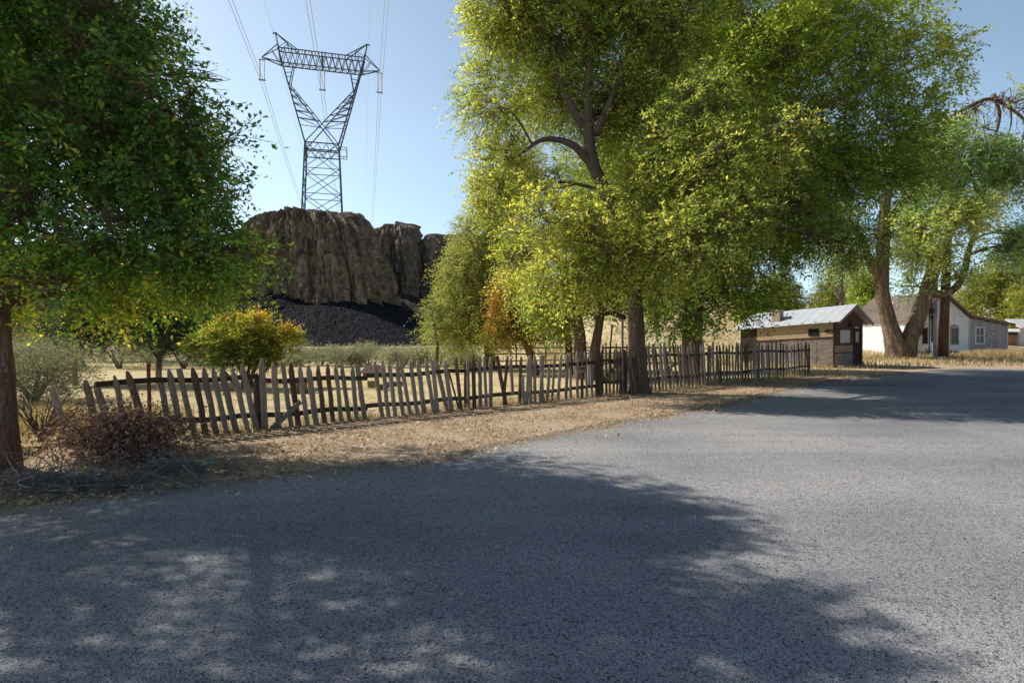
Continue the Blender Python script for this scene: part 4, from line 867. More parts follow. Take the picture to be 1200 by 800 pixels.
# a few loose pickets leaning by the big elm
for j, (px, dx) in enumerate(((741,0),(746,-1),(753,1))):
    q = fence_at(px, -.62); o = link('leaning_board', picket_mesh(1.2+.1*random.random(), .075, .022, True, 300+j), None, M['picket_brown'])
    o.matrix_local = Matrix.Translation(Vector((*q, 0))) @ Matrix.Rotation(math.atan2(FD[1], FD[0]), 4, 'Z') @ Matrix.Rotation(.05*dx, 4, 'Y') @ Matrix.Rotation(-.16, 4, 'X')
    tag(o, 'old pointed board leaning against the foot of the big elm', 'board', 'old boards leaning against the elm')

# gate with arch
g0, g1 = fence_at(702), fence_at(731); gl_ = (g0+g1)/2
gate = empty('garden_gate', (*gl_, 0), 'old picket gate under a bent wooden arch', 'gate'); L = gate.location
for px, hh, r_ in ((701,1.25,.085),(730,1.25,.09),(732.5,1.2,.06)):
    f = fence_at(px); mb = MB(); mb.tube([Vector((f[0], f[1], z))-L for z in (-.1, .4, .8, hh)], [r_, r_, r_*.92, r_*.85], 8, .15, px); mb.build('post', M['rail'], gate)
for px in (699, 729.5):
    f = fence_at(px, -.05); mb = MB(); mb.bar(Vector((f[0], f[1], .0))-L, Vector((f[0], f[1], 2.18))-L, .055); mb.build('arch_upright', M['rail'] if px < 700 else M['picket'], gate)
mb = MB(); a, b_ = fence_at(698, -.05), fence_at(731, -.05)
pp = [Vector((*(a+(b_-a)*f), 2.14+.13*math.sin(math.pi*f)))-L for f in np.linspace(0, 1, 9)]
for p_, q_ in zip(pp[:-1], pp[1:]): mb.bar(p_, q_, .16, .1)
mb.build('arch_top', M['dark_wood'], gate)
for i, px in enumerate((706,710.5,714.5,719,723.5,727)):
    bq = fence_at(px, -.03); o = link('picket', picket_mesh(1.2+.06*random.random(), .075, .022, True, 400+i), gate, M['picket_brown'])
    o.matrix_local = Matrix.Translation(Vector((*bq, .03))-L) @ Matrix.Rotation(math.atan2(FD[1], FD[0]), 4, 'Z') @ Matrix.Rotation(random.uniform(-.04, .04), 4, 'Y')
rail(gate, 703, .95, 729, .95); rail(gate, 703, .35, 729, .35)
mb = MB(); mb.bar(Vector((*fence_at(704, .02), .38))-L, Vector((*fence_at(728, .02), .93))-L, .03, .07); mb.build('brace', M['rail'], gate)
mb = MB(); mb.bar(Vector((*fence_at(713.5, -.02), .9))-L, Vector((*fence_at(717.5, -.02), 1.95))-L, .04, .06); mb.build('upright_stick', M['rail'], gate)

# sign board
f = fence_at(682, -.11); ang = math.atan2(FD[1], FD[0])
sg = empty('fence_sign', (f[0], f[1], .86), 'small framed board with two dark squares fixed to the fence', 'sign', rz=ang)
mb = MB(); mb.box(-.17,.17,-.008,.012,-.17,.17); mb.build('board', M['stump'], sg)
mb = MB()
for b4 in ((-.19,.19,-.02,-.009,.15,.19),(-.19,.19,-.02,-.009,-.19,-.15),(-.19,-.15,-.02,-.009,-.149,.149),(.15,.19,-.02,-.009,-.149,.149)): mb.box(*b4)
mb.build('frame', M['grey_wood'], sg)
for s_ in (-1, 1):
    mb = MB(); mb.box(s_*.08-.05, s_*.08+.05, -.014, -.0085, .0, .10); mb.build('dark_square', M['black'], sg)
mb = MB(); mb.box(-.12, .12, -.014, -.0085, -.09, -.06); mb.build('dark_line', M['dark_wood'], sg)
f = fence_at(692, .09); mb = MB(); mb.box(-.11,.11,-.01,.012,.25,.92)
o = mb.build('white_board', M['pale']); o.location = (*f, 0); o.rotation_euler = (0, 0, ang); tag(o, 'white board propped behind the pickets beside the gate', 'board')

# rail fence further back in the yard
root = empty('rail_fence', (2.5, 29, 0), 'low pale rail fence across the back of the yard', 'fence')
for z in (.35, .7, 1.0): mb = MB(); mb.bar((-3.8,0,z), (3.8,1.2,z+.03), .04, .07); mb.build('rail', M['grey_wood'], root)
for i in range(6): x = -3.8+i*1.52; mb = MB(); mb.bar((x,.158*(x+3.8),-.1), (x,.158*(x+3.8),1.15), .09); mb.build('post', M['grey_wood'], root)
root = empty('rail_fence', (6.0, 25.5, 0), 'brown stick fence behind the gate and big elm', 'fence')
for z in (.4, 1.1): mb = MB(); mb.bar((-1.9,0,z), (2.6,.6,z), .05, .07); mb.build('rail', M['rail'], root)
for i in range(18): x = -1.8+i*.25; mb = MB(); mb.bar((x,.13*(x+1.9)-.06,-.05), (x+random.uniform(-.04,.04),.13*(x+1.9)-.06,1.25+random.uniform(-.1,.1)), .06,.025); mb.build('picket', M['picket'], root)

# ------------------------------------------------------------------ shed
sh = empty('wooden_shed', (16.4, 29.0, 0), 'old wooden shed with white tin roof behind the picket fence', 'shed', rz=math.atan2(.61, .79))
# local x: along the gable end (to the right/away), local y: along the long wall (to the left/away)
SL, SW = 5.1, 3.5
def eave(y): return 2.43-.33*y/SL
mb = MB(); n = 7      # upper tan planks, lit
for i in range(n):
    z0 = 1.60+i*.115; z1 = z0+.108; yy0, yy1 = .02, SL-1.0 if i > 1 else SL-.75
    dz = -.3*yy1/SL
    mb.hexa([(-.02-.01*(i%2),yy0,z0),(.04,yy0,z0),(.04,yy1,z0+dz),(-.02-.01*(i%2),yy1,z0+dz),(-.02-.01*(i%2),yy0,z1),(.04,yy0,z1),(.04,yy1,z1+dz),(-.02-.01*(i%2),yy1,z1+dz)])
mb.build('upper_planks', M['tan_wood'], sh)
mb = MB(); ny = 5
for i in range(ny):
    y0 = .02+i*(SL-1.0)/ny; y1 = y0+(SL-1.0)/ny-.015; o_ = .008*(i%3)
    mb.hexa([(-.015-o_,y0,0),(.05,y0,0),(.05,y1,0),(-.015-o_,y1,0),(-.015-o_,y0,1.5-.28*y0/SL),(.05,y0,1.5-.28*y0/SL),(.05,y1,1.5-.28*y1/SL),(-.015-o_,y1,1.5-.28*y1/SL)])
mb.build('lower_panel', M['grey_wood'], sh)
mb = MB(); mb.hexa([(-.05,0,1.51),(.03,0,1.51),(.03,SL-.9,1.25),(-.05,SL-.9,1.25),(-.05,0,1.59),(.03,0,1.59),(.03,SL-.9,1.32),(-.05,SL-.9,1.32)]); mb.build('sill_beam', M['dark_wood'], sh)
mb = MB()
mb.hexa([(.06,.0,0),(.1,.0,0),(.1,SL,0),(.06,SL,0),(.06,.0,2.42),(.1,.0,2.42),(.1,SL,2.08),(.06,SL,2.08)])
mb.hexa([(-.03,SL-.98,0),(.05,SL-.98,0),(.05,SL,0),(-.03,SL,0),(-.03,SL-.98,2.12),(.05,SL-.98,2.12),(.05,SL,2.06),(-.03,SL,2.06)])
mb.box(-.06,.055,-.03,.018,0,2.42)
mb.box(.1,SW-.05,SL-.05,SL,0,2.06); mb.box(SW-.04,SW,.05,SL,0,2.0)
mb.build('wall', M['dark_wood'], sh)
mb = MB(); mb.box(-.06,-.032,.72,1.25,1.62,2.0); mb.build('window_opening', M['black'], sh)
mb = MB(); mb.box(-.065,-.033,.05,.42,1.78,1.95); mb.build('patch_board', M['dark_wood'], sh)
# gable end
def roofz(x, y=0):
    e = eave(y); return e+(3.22-2.43)*(x/(SW/2)) if x < SW/2 else e+(3.22-2.43)*((SW-x)/(SW/2))
mb = MB(); n = 17
for i in range(n):
    x0 = .02+i*(SW-.04)/n; x1 = x0+(SW-.04)/n-.008; o_ = .006*(i % 3); zb = 1.15 if x1 < 2.2 else 0
    if 2.35 < (x0+x1)/2 < 3.15: zb = 2.1
    if .55 < (x0+x1)/2 < 1.9: 
        mb.hexa([(x0,-.02-o_,zb),(x1,-.02-o_,zb),(x1,.04,zb),(x0,.04,zb),(x0,-.02-o_,1.2),(x1,-.02-o_,1.2),(x1,.04,1.2),(x0,.04,1.2)]); zb = 1.98
    mb.hexa([(x0,-.02-o_,zb),(x1,-.02-o_,zb),(x1,.04,zb),(x0,.04,zb),(x0,-.02-o_,roofz(x0)-.04),(x1,-.02-o_,roofz(x1)-.04),(x1,.04,roofz(x1)-.04),(x0,.04,roofz(x0)-.04)])
mb.build('gable_wall', M['red_wood'], sh)
mb = MB(); mb.box(.04,2.25,-.03,.03,.78,1.14); mb.build('tan_board', M['tan_wood'], sh)
mb = MB(); mb.box(.04,2.25,-.035,.03,.02,.74); mb.build('lower_board', M['grey_wood'], sh)
w_ = empty('window', (1.22,-.03,1.6), None, None); w_.parent = sh
mb = MB()
for b4 in ((-.7,.7,-.03,.02,.33,.40),(-.7,.7,-.03,.02,-.40,-.33),(-.7,-.62,-.03,.02,-.329,.329),(.62,.7,-.03,.02,-.329,.329)): mb.box(*b4)
mb.build('frame', M['red_wood'], w_); mb = MB(); mb.box(-.62,.62,-.008,.004,-.33,.33); mb.build('pane', M['greenglass'], w_)
dr_ = empty('door', (2.75,-.02,0), None, None); dr_.parent = sh
mb = MB(); mb.box(-.4,.4,-.01,.03,.02,2.08); mb.build('door_leaf', M['dark_wood'], dr_)
mb = MB(); mb.box(-.24,.14,-.03,-.011,1.3,1.85); mb.build('pane', M['glass'], dr_)
mb = MB(); mb.box(-.47,-.405,-.04,.03,.0,2.14); mb.box(.405,.47,-.04,.03,.0,2.14); mb.box(-.47,.47,-.045,.03,2.145,2.22); mb.build('door_frame', M['dark_wood'], dr_)
mb = MB(); mb.tube([(.3,-.02,1.0),(.3,-.07,1.0)], [.03,.035], 8); mb.build('handle', M['rust'], dr_)
mb = MB(); mb.bar((1.55,-.06,2.05),(1.75,-.1,2.42),.05,.05); mb.bar((1.75,-.1,2.42),(1.95,-.06,2.1),.05,.05); mb.build('bracket', M['dark_wood'], sh)
# roof: corrugated sheet each side
def roof_side(x0, z0, x1, z1, mat, nm, th=.025):
    nseg = 72; V = []; y0, y1 = -.42, SL+.35
    for i in range(nseg+1):
        y = y0+(y1-y0)*i/nseg; wv = .018*(1 if (i % 6) == 0 else 0)
        dz = -.33*y/SL
        V += [(x0, y, z0+dz+wv), (x1, y, z1+dz+wv), (x1, y, z1+dz+wv-th), (x0, y, z0+dz+wv-th)]
    fs = []
    for i in range(nseg):
        a = i*4; b2 = a+4
        for k in range(4): fs.append((a+k, a+(k+1) % 4, b2+(k+1) % 4, b2+k))
    fs += [(0,1,2,3), (nseg*4+3, nseg*4+2, nseg*4+1, nseg*4)]
    m2 = MB(); m2.add(V, fs); return m2.build(nm, mat, sh)
sl = .79/1.75
roof_side(-.32, 2.43-.32*sl+.05, SW/2, 3.27, M['tin'], 'roof'); roof_side(SW/2+.003, 3.265, SW+.45, 2.43-.45*sl+.05, M['tin'], 'roof')
mb = MB(); 
for x0_, x1_, z0_, z1_ in ((-.3,SW/2-.01,2.43-.30*sl,3.2),(SW/2+.01,SW+.43,3.2,2.43-.43*sl)): mb.bar((x0_,-.38,z0_),(x1_,-.38,z1_),.035,.12); mb.bar((x0_,-.02-.03,z0_-.02),(x1_,-.05,z1_-.02),.03,.08)
mb.build('barge_board', M['tan_wood'], sh)
mb = MB()
for i in range(8): y = .1+i*.7; mb.bar((-.3,y,2.34-.33*y/SL),(.05,y,2.42-.33*y/SL),.05,.09)
mb.build('rafters', M['grey_wood'], sh)
mb = MB()
for j in range(7):
    z0 = 2.35+j*.105; e_ = .0 if j < 6 else .03
    mb.box(.25-e_,.68+e_,2.95-e_,3.4+e_,z0,z0+.1)
mb.build('chimney', M['brick'], sh)

# ------------------------------------------------------------------ white house
HA = math.atan2(.15, .99)
ho = empty('white_house', (31.1, 44, 0), 'peeling white clapboard house with brown shingle roof', 'house', rz=HA)
WG, WL, HL, ZR, ZE, ZL = 4.8, 8.35, 6.5, 4.95, 3.05, 2.55; XP = 2.45
def hroof(x):
    if x <= XP: return ZE+(ZR-ZE)*x/XP
    if x <= WG: return ZR-(ZR-3.15)*(x-XP)/(WG-XP)
    return 3.15-(3.15-ZL)*(x-WG)/(WL-WG)
def clap(mb, x0, x1, z0, z1, roof=None, holes=(), h=.125, y=0.0):
    """horizontal siding boards cut to the roof line and round the openings"""
    z = z0
    while z < z1-.01:
        zz = min(z+h, z1); spans = [(x0, x1)]
        for hx0, hx1, hz0, hz1 in holes:
            if z+h*.5 > hz0 and z+h*.5 < hz1:
                ns = []
                for a, b2 in spans:
                    if hx1 <= a or hx0 >= b2: ns.append((a, b2))
                    else:
                        if hx0 > a: ns.append((a, hx0))
                        if hx1 < b2: ns.append((hx1, b2))
                spans = ns
        for a, b2 in spans:
            if roof:
                while a < b2 and roof(a) < zz: a += .02
                while b2 > a and roof(b2) < zz: b2 -= .02
            if b2-a > .03: mb.hexa([(a,y-.045,z),(b2,y-.045,z),(b2,y+.02,z),(a,y+.02,z),(a,y-.018,zz),(b2,y-.018,zz),(b2,y+.02,zz),(a,y+.02,zz)])
        z += h
wins = [(.55,1.15,.95,2.3),(1.95,2.55,.95,2.3),(3.2,3.8,1.0,2.3)]; vent = (1.72,2.0,3.05,3.95); wl = (5.45,6.15,1.05,2.25)
mb = MB(); clap(mb, 0, WG, 0, ZR, lambda x: hroof(x)-.02, wins+[vent]); mb.build('gable_wall', M['white'], ho)
mb = MB(); clap(mb, WG+.06, WL, 0, 3.15, lambda x: hroof(x)-.02, [wl]); mb.build('lean_to_wall', M['peel'], ho)
mb = MB()
z = 0
while z < ZE-.15:
    mb.hexa([(-.045,0,z),(.02,0,z),(.02,HL,z),(-.045,HL,z),(-.018,0,z+.125),(.02,0,z+.125),(.02,HL,z+.125),(-.018,HL,z+.125)]); z += .125
mb.box(0,WL,HL-.05,HL,0,2.4); mb.box(WL-.05,WL,.05,HL,0,2.35); mb.box(.05,WL-.06,.10,.13,0,2.4)
mb.build('side_wall', M['white'], ho)
mb = MB()
for x in (-.03, WG-.02, WL-.08): mb.box(x, x+.1, -.07, -.047, 0, hroof(min(max(x,0),WL))-.15)
mb.build('corner_board', M['white'], ho)
def win(x0, x1, z0, z1, trim, pane, pointed=False, muntin=True):
    e = empty('window', ((x0+x1)/2, -.01, (z0+z1)/2), None, None); e.parent = ho; w, h = (x1-x0)/2, (z1-z0)/2; t_ = .07
    f_ = MB()
    for b4 in ((-w-t_,w+t_,-.07,.0,h,h+t_),(-w-t_-.03,w+t_+.03,-.10,.0,-h-t_,-h),(-w-t_,-w,-.07,.0,-h+.001,h-.001),(w,w+t_,-.07,.0,-h+.001,h-.001)): f_.box(*b4)
    if pointed:
        f_.add([(-w-t_,-.075,h+t_),(w+t_,-.075,h+t_),(0,-.075,h+t_+.16),(-w-t_,-.03,h+t_),(w+t_,-.03,h+t_),(0,-.03,h+t_+.16)], [(0,1,2),(3,5,4),(1,0,3,4),(2,1,4,5),(0,2,5,3)])
    if muntin: f_.box(-w,w,-.03,-.005,-.02,.02); f_.box(-.015,.015,-.032,-.005,-h,-.021); f_.box(-.015,.015,-.032,-.005,.021,h)
    f_.build('frame', trim, e); p_ = MB(); p_.box(-w,w,.0,.01,-h,h); p_.build('pane', pane, e)
win(*wins[0], M['white'], M['dark_wood'], False, False); win(*wins[1], M['white'], M['glass'], True); win(*wins[2], M['peel'], M['glass'], True); win(*wl, M['white'], M['glass'])
mb = MB(); mb.box(vent[0],vent[1],-.01,.01,vent[2],vent[3])
for k in range(6): mb.box(vent[0],vent[1],-.04,-.02,vent[2]+.05+k*.15,vent[2]+.1+k*.15)
mb.build('attic_vent', M['black'], ho)
def slab(nm, x0, z0, x1, z1, mat, y0=-.35, y1=HL+.3, th=.07):
    n = 12; V = []; fs = []; m2 = MB()
    for i in range(n):      # shingle courses
        f0, f1 = i/n, (i+1)/n; xa, xb = x0+(x1-x0)*f0, x0+(x1-x0)*f1; za, zb_ = z0+(z1-z0)*f0, z0+(z1-z0)*f1
        m2.hexa([(xa,y0,za-th),(xb,y0,zb_-th),(xb,y1,zb_-th),(xa,y1,za-th),(xa,y0,za+(.03 if z1 > z0 else 0)),(xb,y0,zb_+(0 if z1 > z0 else .03)),(xb,y1,zb_+(0 if z1 > z0 else .03)),(xa,y1,za+(.03 if z1 > z0 else 0))])
    return m2.build(nm, mat, ho)
s1 = (ZR-ZE)/XP
slab('roof', -.4, ZE-.4*s1+.09, XP, ZR+.09, M['shingle']); slab('roof', XP+.003, ZR+.09, WG, 3.15+.09, M['shingle']); slab('lean_to_roof', WG+.003, 3.24, WL+.35, ZL-.06+.09, M['shingle'])
mb = MB()
for a, b2 in (((-.42,-.37,ZE-.42*s1-.02),(XP,-.37,ZR+.0)), ((XP,-.37,ZR),(WG,-.37,3.13)), ((WG,-.37,3.13),(WL+.36,-.37,ZL-.09))): mb.bar(a, b2, .03, .13)
mb.build('barge_board', M['shingle'], ho)
mb = MB(); mb.box(-.1,.42,-.3,-.06,.1,1.55); mb.box(-.12,.44,-.32,-.06,1.551,1.65); mb.build('entry_panel', M['pale'], ho)
mb = MB(); mb.bar((.0,-.08,2.3),(.35,-.3,2.6),.04); mb.tube([(.35,-.3,2.62),(.35,-.3,2.5)], [.09,.12], 8); mb.bar((.8,-.08,2.4),(.95,-.2,2.6),.04); mb.build('light_fitting', M['dark_wood'], ho)
mb = MB(); mb.bar((1.25,-.09,.2),(1.25,-.09,4.0),.05); mb.bar((1.45,-.09,1.4),(1.45,-.09,3.9),.04); mb.box(1.38,1.56,-.2,-.07,2.9,3.3); mb.build('electric_conduit', M['dark_wood'], ho)

# wing to the left, lit
lw = empty('white_outbuilding', (28.0, 50.5, 0), 'low sunlit white wing behind the forked tree', 'outbuilding', rz=.1)
mb = MB(); 
for k in range(17): z = k*.125; mb.hexa([(-.2,-.045,z),(4.6,-.045,z),(4.6,.02,z),(-.2,.02,z),(-.2,-.018,z+.125),(4.6,-.018,z+.125),(4.6,.02,z+.125),(-.2,.02,z+.125)])
mb.box(-.2,-.15,.02,3.0,0,2.1); mb.box(4.55,4.6,.02,3.0,0,2.1); mb.build('wall', M['pale'], lw)
mb = MB(); mb.hexa([(-.5,-.3,2.13),(4.8,-.3,2.13),(4.8,3.2,3.0),(-.5,3.2,3.0),(-.5,-.3,2.22),(4.8,-.3,2.22),(4.8,3.2,3.1),(-.5,3.2,3.1)]); mb.build('roof', M['shingle'], lw)

# far right outbuilding
ob = empty('white_outbuilding', (48.2, 55, 0), 'small white outbuilding with orange door at the right edge', 'outbuilding', rz=.05)
mb = MB(); mb.box(.9,4.5,0,3,0,2.3); mb.build('wall', M['pale'], ob)
mb = MB(); mb.box(-.9,.89,.3,2.8,0,1.7); mb.build('orange_wall', M['orange'], ob)
mb = MB(); mb.hexa([(-1.1,.1,1.95),(.88,.1,1.95),(.88,3,2.3),(-1.1,3,2.3),(-1.1,.1,2.05),(.88,.1,2.05),(.88,3,2.4),(-1.1,3,2.4)]); mb.hexa([(.8,-.25,2.31),(4.7,-.25,2.31),(4.7,1.5,3.2),(.8,1.5,3.2),(.8,-.25,2.4),(4.7,-.25,2.4),(4.7,1.5,3.29),(.8,1.5,3.29)]); mb.build('roof', M['pale'], ob)
mb = MB(); mb.box(-.92,.87,.22,.29,1.72,1.93); mb.build('lintel', M['dark_wood'], ob)
mb = MB(); mb.box(1.5,2.0,-.02,-.003,.9,1.7); mb.build('window', M['glass'], ob)

# old board fence before the house
bf = empty('board_fence', (28.6, 40.4, 0), 'low broken board fence in the weeds before the white house', 'fence')
for i in range(15):
    x = -.6+i*.26; h = random.uniform(.45, .95); mb = MB(); mb.bar((x,0,-.05),(x+random.uniform(-.08,.08),random.uniform(-.05,.05),h),.15,.025)
    mb.build('board', M['tan_wood'] if i < 6 else M['grey_wood'], bf)
mb = MB(); mb.bar((-.7,.05,.45),(3.2,.05,.5),.04,.08); mb.build('rail', M['rail'], bf)

# utility poles
up = empty('utility_pole', (28.75, 38.0, 0), 'dark brown wooden utility pole leaning slightly by the forked tree', 'utility pole')
mb = MB(); mb.tube([(0,0,-.2),(.03,0,1.5),(.1,0,3.5),(.22,0,6.2),(.3,0,8.4)], [.34,.31,.28,.25,.22], 14, .06, 1); mb.build('pole', M['polewood'], up, True)
mb = MB(); mb.bar((-.55,-.05,7.6),(1.1,-.05,7.65),.11,.13); mb.build('crossarm', M['polewood'], up)
mp = empty('metal_pole', (28.2, 38.0, 0), 'thin grey steel service mast beside the brown pole', 'pole')
mb = MB(); mb.tube([(0,0,-.2),(.0,0,2.6),(.12,0,5.2)], [.13,.12,.09], 10); mb.build('mast', M['galv'], mp, True)
mb = MB(); mb.bar((-.2,-.05,1.2),(-.2,-.05,4.4),.06); mb.bar((-.3,-.05,2.8),(.1,-.05,2.9),.06); mb.box(-.32,-.12,-.18,-.03,3.1,3.5); mb.build('conduit', M['dark_wood'], mp)

# ------------------------------------------------------------------ small things in the yard
wc = empty('well_cover', (-5.6, 22.8, 0), 'little reddish pitched roof box standing in the yard', 'well cover', rz=.25)
mb = MB(); mb.box(-.36,.36,-.26,.26,0,.16); mb.build('box', M['dark_wood'], wc)
mb = MB(); mb.hexa([(-.5,-.36,.15),(.42,-.36,.15),(.3,0,.45),(-.2,0,.45),(-.5,-.36,.18),(.42,-.36,.18),(.3,0,.48),(-.2,0,.48)]); mb.hexa([(-.2,.003,.45),(.3,.003,.45),(.42,.36,.15),(-.42,.36,.15),(-.2,.003,.48),(.3,.003,.48),(.42,.36,.18),(-.42,.36,.18)]); mb.build('roof', M['pinkroof'], wc)
for k, (px, py, r_, L_, a_, lab, mt) in enumerate(((436,454,.11,.3,.2,'short cut orange log lying in the dry yard','stump'),(449,456,.08,.5,1.2,'grey branch piece lying right of the orange log','dead'),(462,452,.07,.6,.4,'thin weathered log lying in the middle of the yard','dead'))):
    x, y, _ = G(px, py); mb = MB(); pts = [Vector((-L_/2,0,r_)), Vector((0,.02,r_)), Vector((L_/2,0,r_))]
    mb.tube(pts, [r_, r_*1.05, r_*.9], 10, .2, k); 
    o = mb.build('log', M[mt]); o.location = (x, y, 0); o.rotation_euler = (0, 0, a_); tag(o, lab, 'log')
x, y, _ = G(350, 461); mb = MB(); mb.tube([(0,0,-.05),(0,0,.15),(.02,0,.35),(.0,.02,.42)], [.26,.2,.18,.17], 12, .3, 4, lobes=.2); mb.tube([(0,0,.3),(-.22,0,.42)], [.06,.04], 6)
o = mb.build('tree_stump', M['bark']); o.location = (x, y, 0); tag(o, 'dark gnarled stump in the yard behind the fence brace', 'stump')

# brush pile
def sticks(mb_n, c, r, n, lr, rad):
    A_ = c+rng.normal(0, 1, (n, 3))*r; A_[:, 2] = .012+np.abs(rng.normal(0, 1, n))*r[2]+rng.random(n)*c[2]
    D_ = unit(rng.normal(0, 1, (n, 3))*np.array([1, 1, .45])); L_ = rng.uniform(*lr, n)[:, None]; bend = rng.normal(0, .38, (n, 3))*np.array([1, 1, .7])
    rr_ = rng.uniform(*rad, n); SA, SB, RA, RB = [], [], [], []; K = 5; P0 = A_
    for k in range(K):
        P1 = P0+D_*L_/K; P1[:, 2] = np.maximum(P1[:, 2], .008); SA.append(P0); SB.append(P1); RA.append(rr_*(1-.16*k)); RB.append(rr_*(1-.16*(k+1)))
        if k == 2:      # side shoots
            S_ = P1+unit(D_+rng.normal(0, .8, (n, 3)))*L_*.3; S_[:, 2] = np.maximum(S_[:, 2], .008); SA.append(P1.copy()); SB.append(S_); RA.append(rr_*.5); RB.append(rr_*.25)
        D_ = unit(D_+bend*.5+rng.normal(0, .12, (n, 3))); P0 = P1
    return np.concatenate(SA), np.concatenate(SB), np.concatenate(RA), np.concatenate(RB)
bc = np.array([-5.15, 7.55, .3])
root = empty('brush_pile', (bc[0], bc[1], 0), 'heap of dead brown brush at the foot of the leaning pickets', 'brush pile')
a_, b2, ra, rb = sticks(0, bc, np.array([.40,.27,.20]), 620, (.2,.6), (.004,.008))
V, Fc = seg_tubes(a_-np.array([bc[0],bc[1],0]), b2-np.array([bc[0],bc[1],0]), ra, rb); link('branches', np_mesh('branches', V, [Fc]), root, M['brush'])
nq = 5200; q = bc+rng.normal(0, 1, (nq, 3))*np.array([.40,.28,.2]); q[:, 2] = np.abs(q[:, 2])*.95+.03; q -= np.array([bc[0],bc[1],0])
dl = unit(rng.normal(0, 1, (nq, 3))); sl_ = unit(np.cross(dl, rng.normal(0, 1, (nq, 3)))); ls = rng.uniform(.03, .085, (nq, 1))
V = np.stack([q, q+dl*ls*.5+sl_*ls*.24, q+dl*ls, q+dl*ls*.5-sl_*ls*.2], 1).reshape(-1, 3)
link('dead_leaves', np_mesh('dead_leaves', V, [np.arange(len(V)).reshape(-1, 4)], {'tint': np.repeat(rng.beta(2, 2, nq), 4)}), root, M['leaf_dead'])
bc = np.array([-4.9, 6.15, .05])
root = empty('twig_pile', (bc[0], bc[1], 0), 'tangle of pale grey twigs along the road edge by the elm trunk', 'twigs')
a_, b2, ra, rb = sticks(0, bc, np.array([.62,.15,.04]), 330, (.25,.7), (.005,.010))
V, Fc = seg_tubes(a_-np.array([bc[0],bc[1],0]), b2-np.array([bc[0],bc[1],0]), ra, rb); link('branches', np_mesh('branches', V, [Fc]), root, M['pale_twig'])
bc = np.array([-3.95, 6.9, .05])
root = empty('twig_pile', (bc[0], bc[1], 0), 'smaller scatter of grey twigs right of the brush heap', 'twigs')
a_, b2, ra, rb = sticks(0, bc, np.array([.30,.12,.03]), 190, (.2,.55), (.004,.008))
V, Fc = seg_tubes(a_-np.array([bc[0],bc[1],0]), b2-np.array([bc[0],bc[1],0]), ra, rb); link('branches', np_mesh('branches', V, [Fc]), root, M['pale_twig'])
# arching dry stems by the left tree
root = empty('dry_shrub', (-7.2, 8.7, 0), 'bare arching stems of a dry shrub beside the elm trunk', 'shrub')
mb = MB()
for k in range(34):
    a = random.uniform(-.7, .9); L_ = random.uniform(.8, 1.7); q = []
    for j in range(6):
        f = j/5; q.append(Vector((math.sin(a)*L_*f*1.0+random.uniform(-.02,.02), random.uniform(-.25,.25)*f, L_*.75*math.sin(f*1.9)*math.cos(a)*.8+.02)))
    mb.tube(q, [.012*(1-.8*j/5) for j in range(6)], 4)
mb.build('stems', M['dead'], root)
# litter
def crumple(px, py, s, mat, nm, lab):
    x, y, _ = G(px, py); bm = bmesh.new(); bmesh.ops.create_icosphere(bm, subdivisions=3, radius=1)
    for v_ in bm.verts:
        n_ = noise.noise(v_.co*2.2+Vector((px, 0, 0))); v_.co *= 1+.5*n_; v_.co.z *= .45; v_.co.x *= 1.5; v_.co *= s
    me = bpy.data.meshes.new(nm); bm.to_mesh(me); bm.free(); o = link(nm, me, None, mat); o.location = (x, y, s*.4); tag(o, lab, 'litter')
crumple(243, 541, .05, M['teal'], 'crushed_cup', 'crushed teal cup lying on the verge'); crumple(189, 541, .06, M['pale'], 'crumpled_bag', 'crumpled white plastic bag beside the brush heap'); crumple(222, 514, .05, M['pale'], 'paper_scrap', 'small white scrap at the foot of the pickets')

# ------------------------------------------------------------------ light
el = R(41); hd = Vector((.94, -.34, 0)).normalized()
w = bpy.data.worlds.new('World'); scn.world = w; w.use_nodes = True; t = w.node_tree; t.nodes.clear()
sky = N(t, 'ShaderNodeTexSky'); sky.sky_type = 'NISHITA'; sky.sun_disc = False; sky.sun_elevation = el; sky.sun_rotation = math.atan2(-hd.x, -hd.y); sky.altitude = 300; sky.air_density = 1.0; sky.dust_density = .6; sky.ozone_density = 1.6
bg = N(t, 'ShaderNodeBackground'); bg.inputs[1].default_value = .14
tcw = N(t, 'ShaderNodeTexCoord'); sxw = N(t, 'ShaderNodeSeparateXYZ'); t.links.new(tcw.outputs['Generated'], sxw.inputs[0])
haze = ramp(t, [(0,(.62,.66,.74)),(.12,(.66,.65,.65)),(.32,(.86,.76,.63)),(.50,(.88,.76,.62)),(.56,(.26,.29,.33)),(.75,(.10,.13,.18)),(1,(.07,.10,.16))], sxw.outputs[2]).outputs[0]
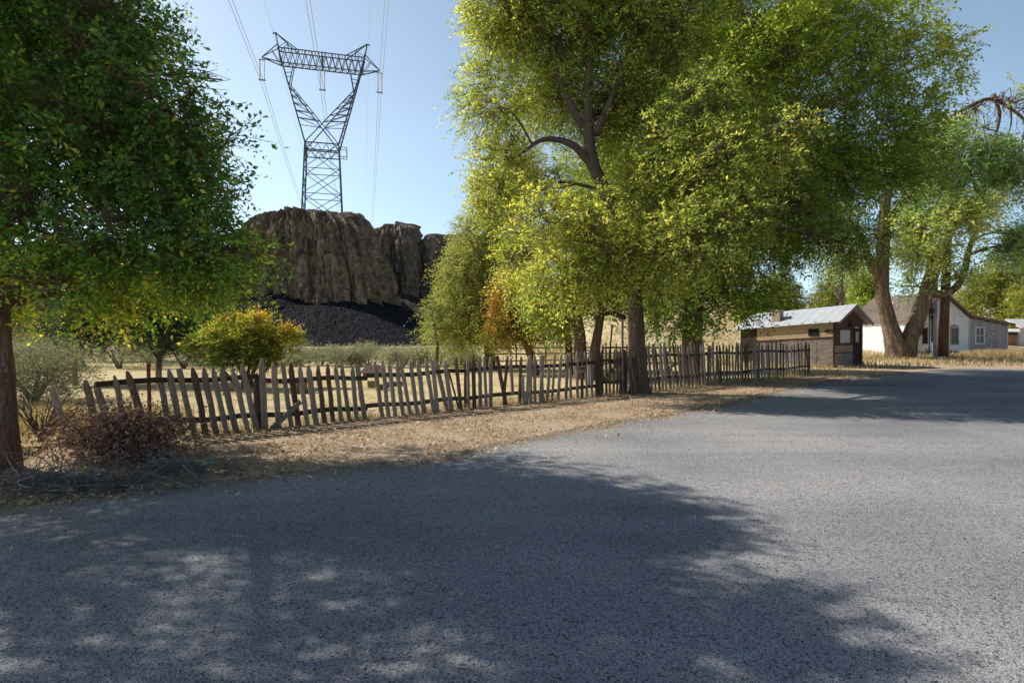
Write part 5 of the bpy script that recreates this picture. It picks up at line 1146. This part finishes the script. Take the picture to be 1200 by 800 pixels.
skc = mixc(t, 1.0, sky.outputs[0], haze, 'MULTIPLY'); skc = mixc(t, 1.0, skc, (2.15, 2.15, 2.15), 'MULTIPLY'); 
cxy = N(t, 'ShaderNodeCombineXYZ'); t.links.new(sxw.outputs[0], cxy.inputs[0]); t.links.new(sxw.outputs[1], cxy.inputs[1])
nv = N(t, 'ShaderNodeVectorMath', operation='NORMALIZE'); t.links.new(cxy.outputs[0], nv.inputs[0])
dv = N(t, 'ShaderNodeVectorMath', operation='DOT_PRODUCT'); t.links.new(nv.outputs[0], dv.inputs[0]); dv.inputs[1].default_value = (-hd.x, -hd.y, 0)
away = ramp(t, [(0,(.24,.28,.35)),(.20,(.52,.57,.64)),(.33,(.92,.97,1.0)),(.6,(.90,.93,.96)),(.78,(1.0,1.0,1.0)),(1,(1.08,1.05,1.02))], mth(t, 'ADD', mth(t, 'MULTIPLY', dv.outputs['Value'], .5), .5)).outputs[0]
skc = mixc(t, 1.0, skc, away, 'MULTIPLY'); t.links.new(skc, bg.inputs[0]); o = N(t, 'ShaderNodeOutputWorld'); t.links.new(bg.outputs[0], o.inputs[0])
sun = bpy.data.lights.new('sun', 'SUN'); sun.energy = 5.0; sun.angle = R(.53); sun.color = (1, .94, .83)
so = bpy.data.objects.new('sun', sun); COL.objects.link(so); so.location = (-20, 10, 30)
so.rotation_euler = Vector((hd.x*math.cos(el), hd.y*math.cos(el), -math.sin(el))).to_track_quat('-Z', 'Y').to_euler()
# ------------------------------------------------------------------ camera
cam = bpy.data.cameras.new('camera'); cam.lens = 20.01; cam.sensor_width = 36; cam.clip_end = 4000; cam.clip_start = .05
co = bpy.data.objects.new('camera', cam); COL.objects.link(co); co.location = (0, 0, CH); co.rotation_euler = (R(90)-math.atan(7/F), 0, 0)
scn.camera = co
scn.view_settings.view_transform = 'Standard'; scn.view_settings.look = 'None'; scn.view_settings.exposure = 0
scn.cycles.max_bounces = 7; scn.cycles.transparent_max_bounces = 6; scn.cycles.diffuse_bounces = 3; scn.cycles.use_denoising = True
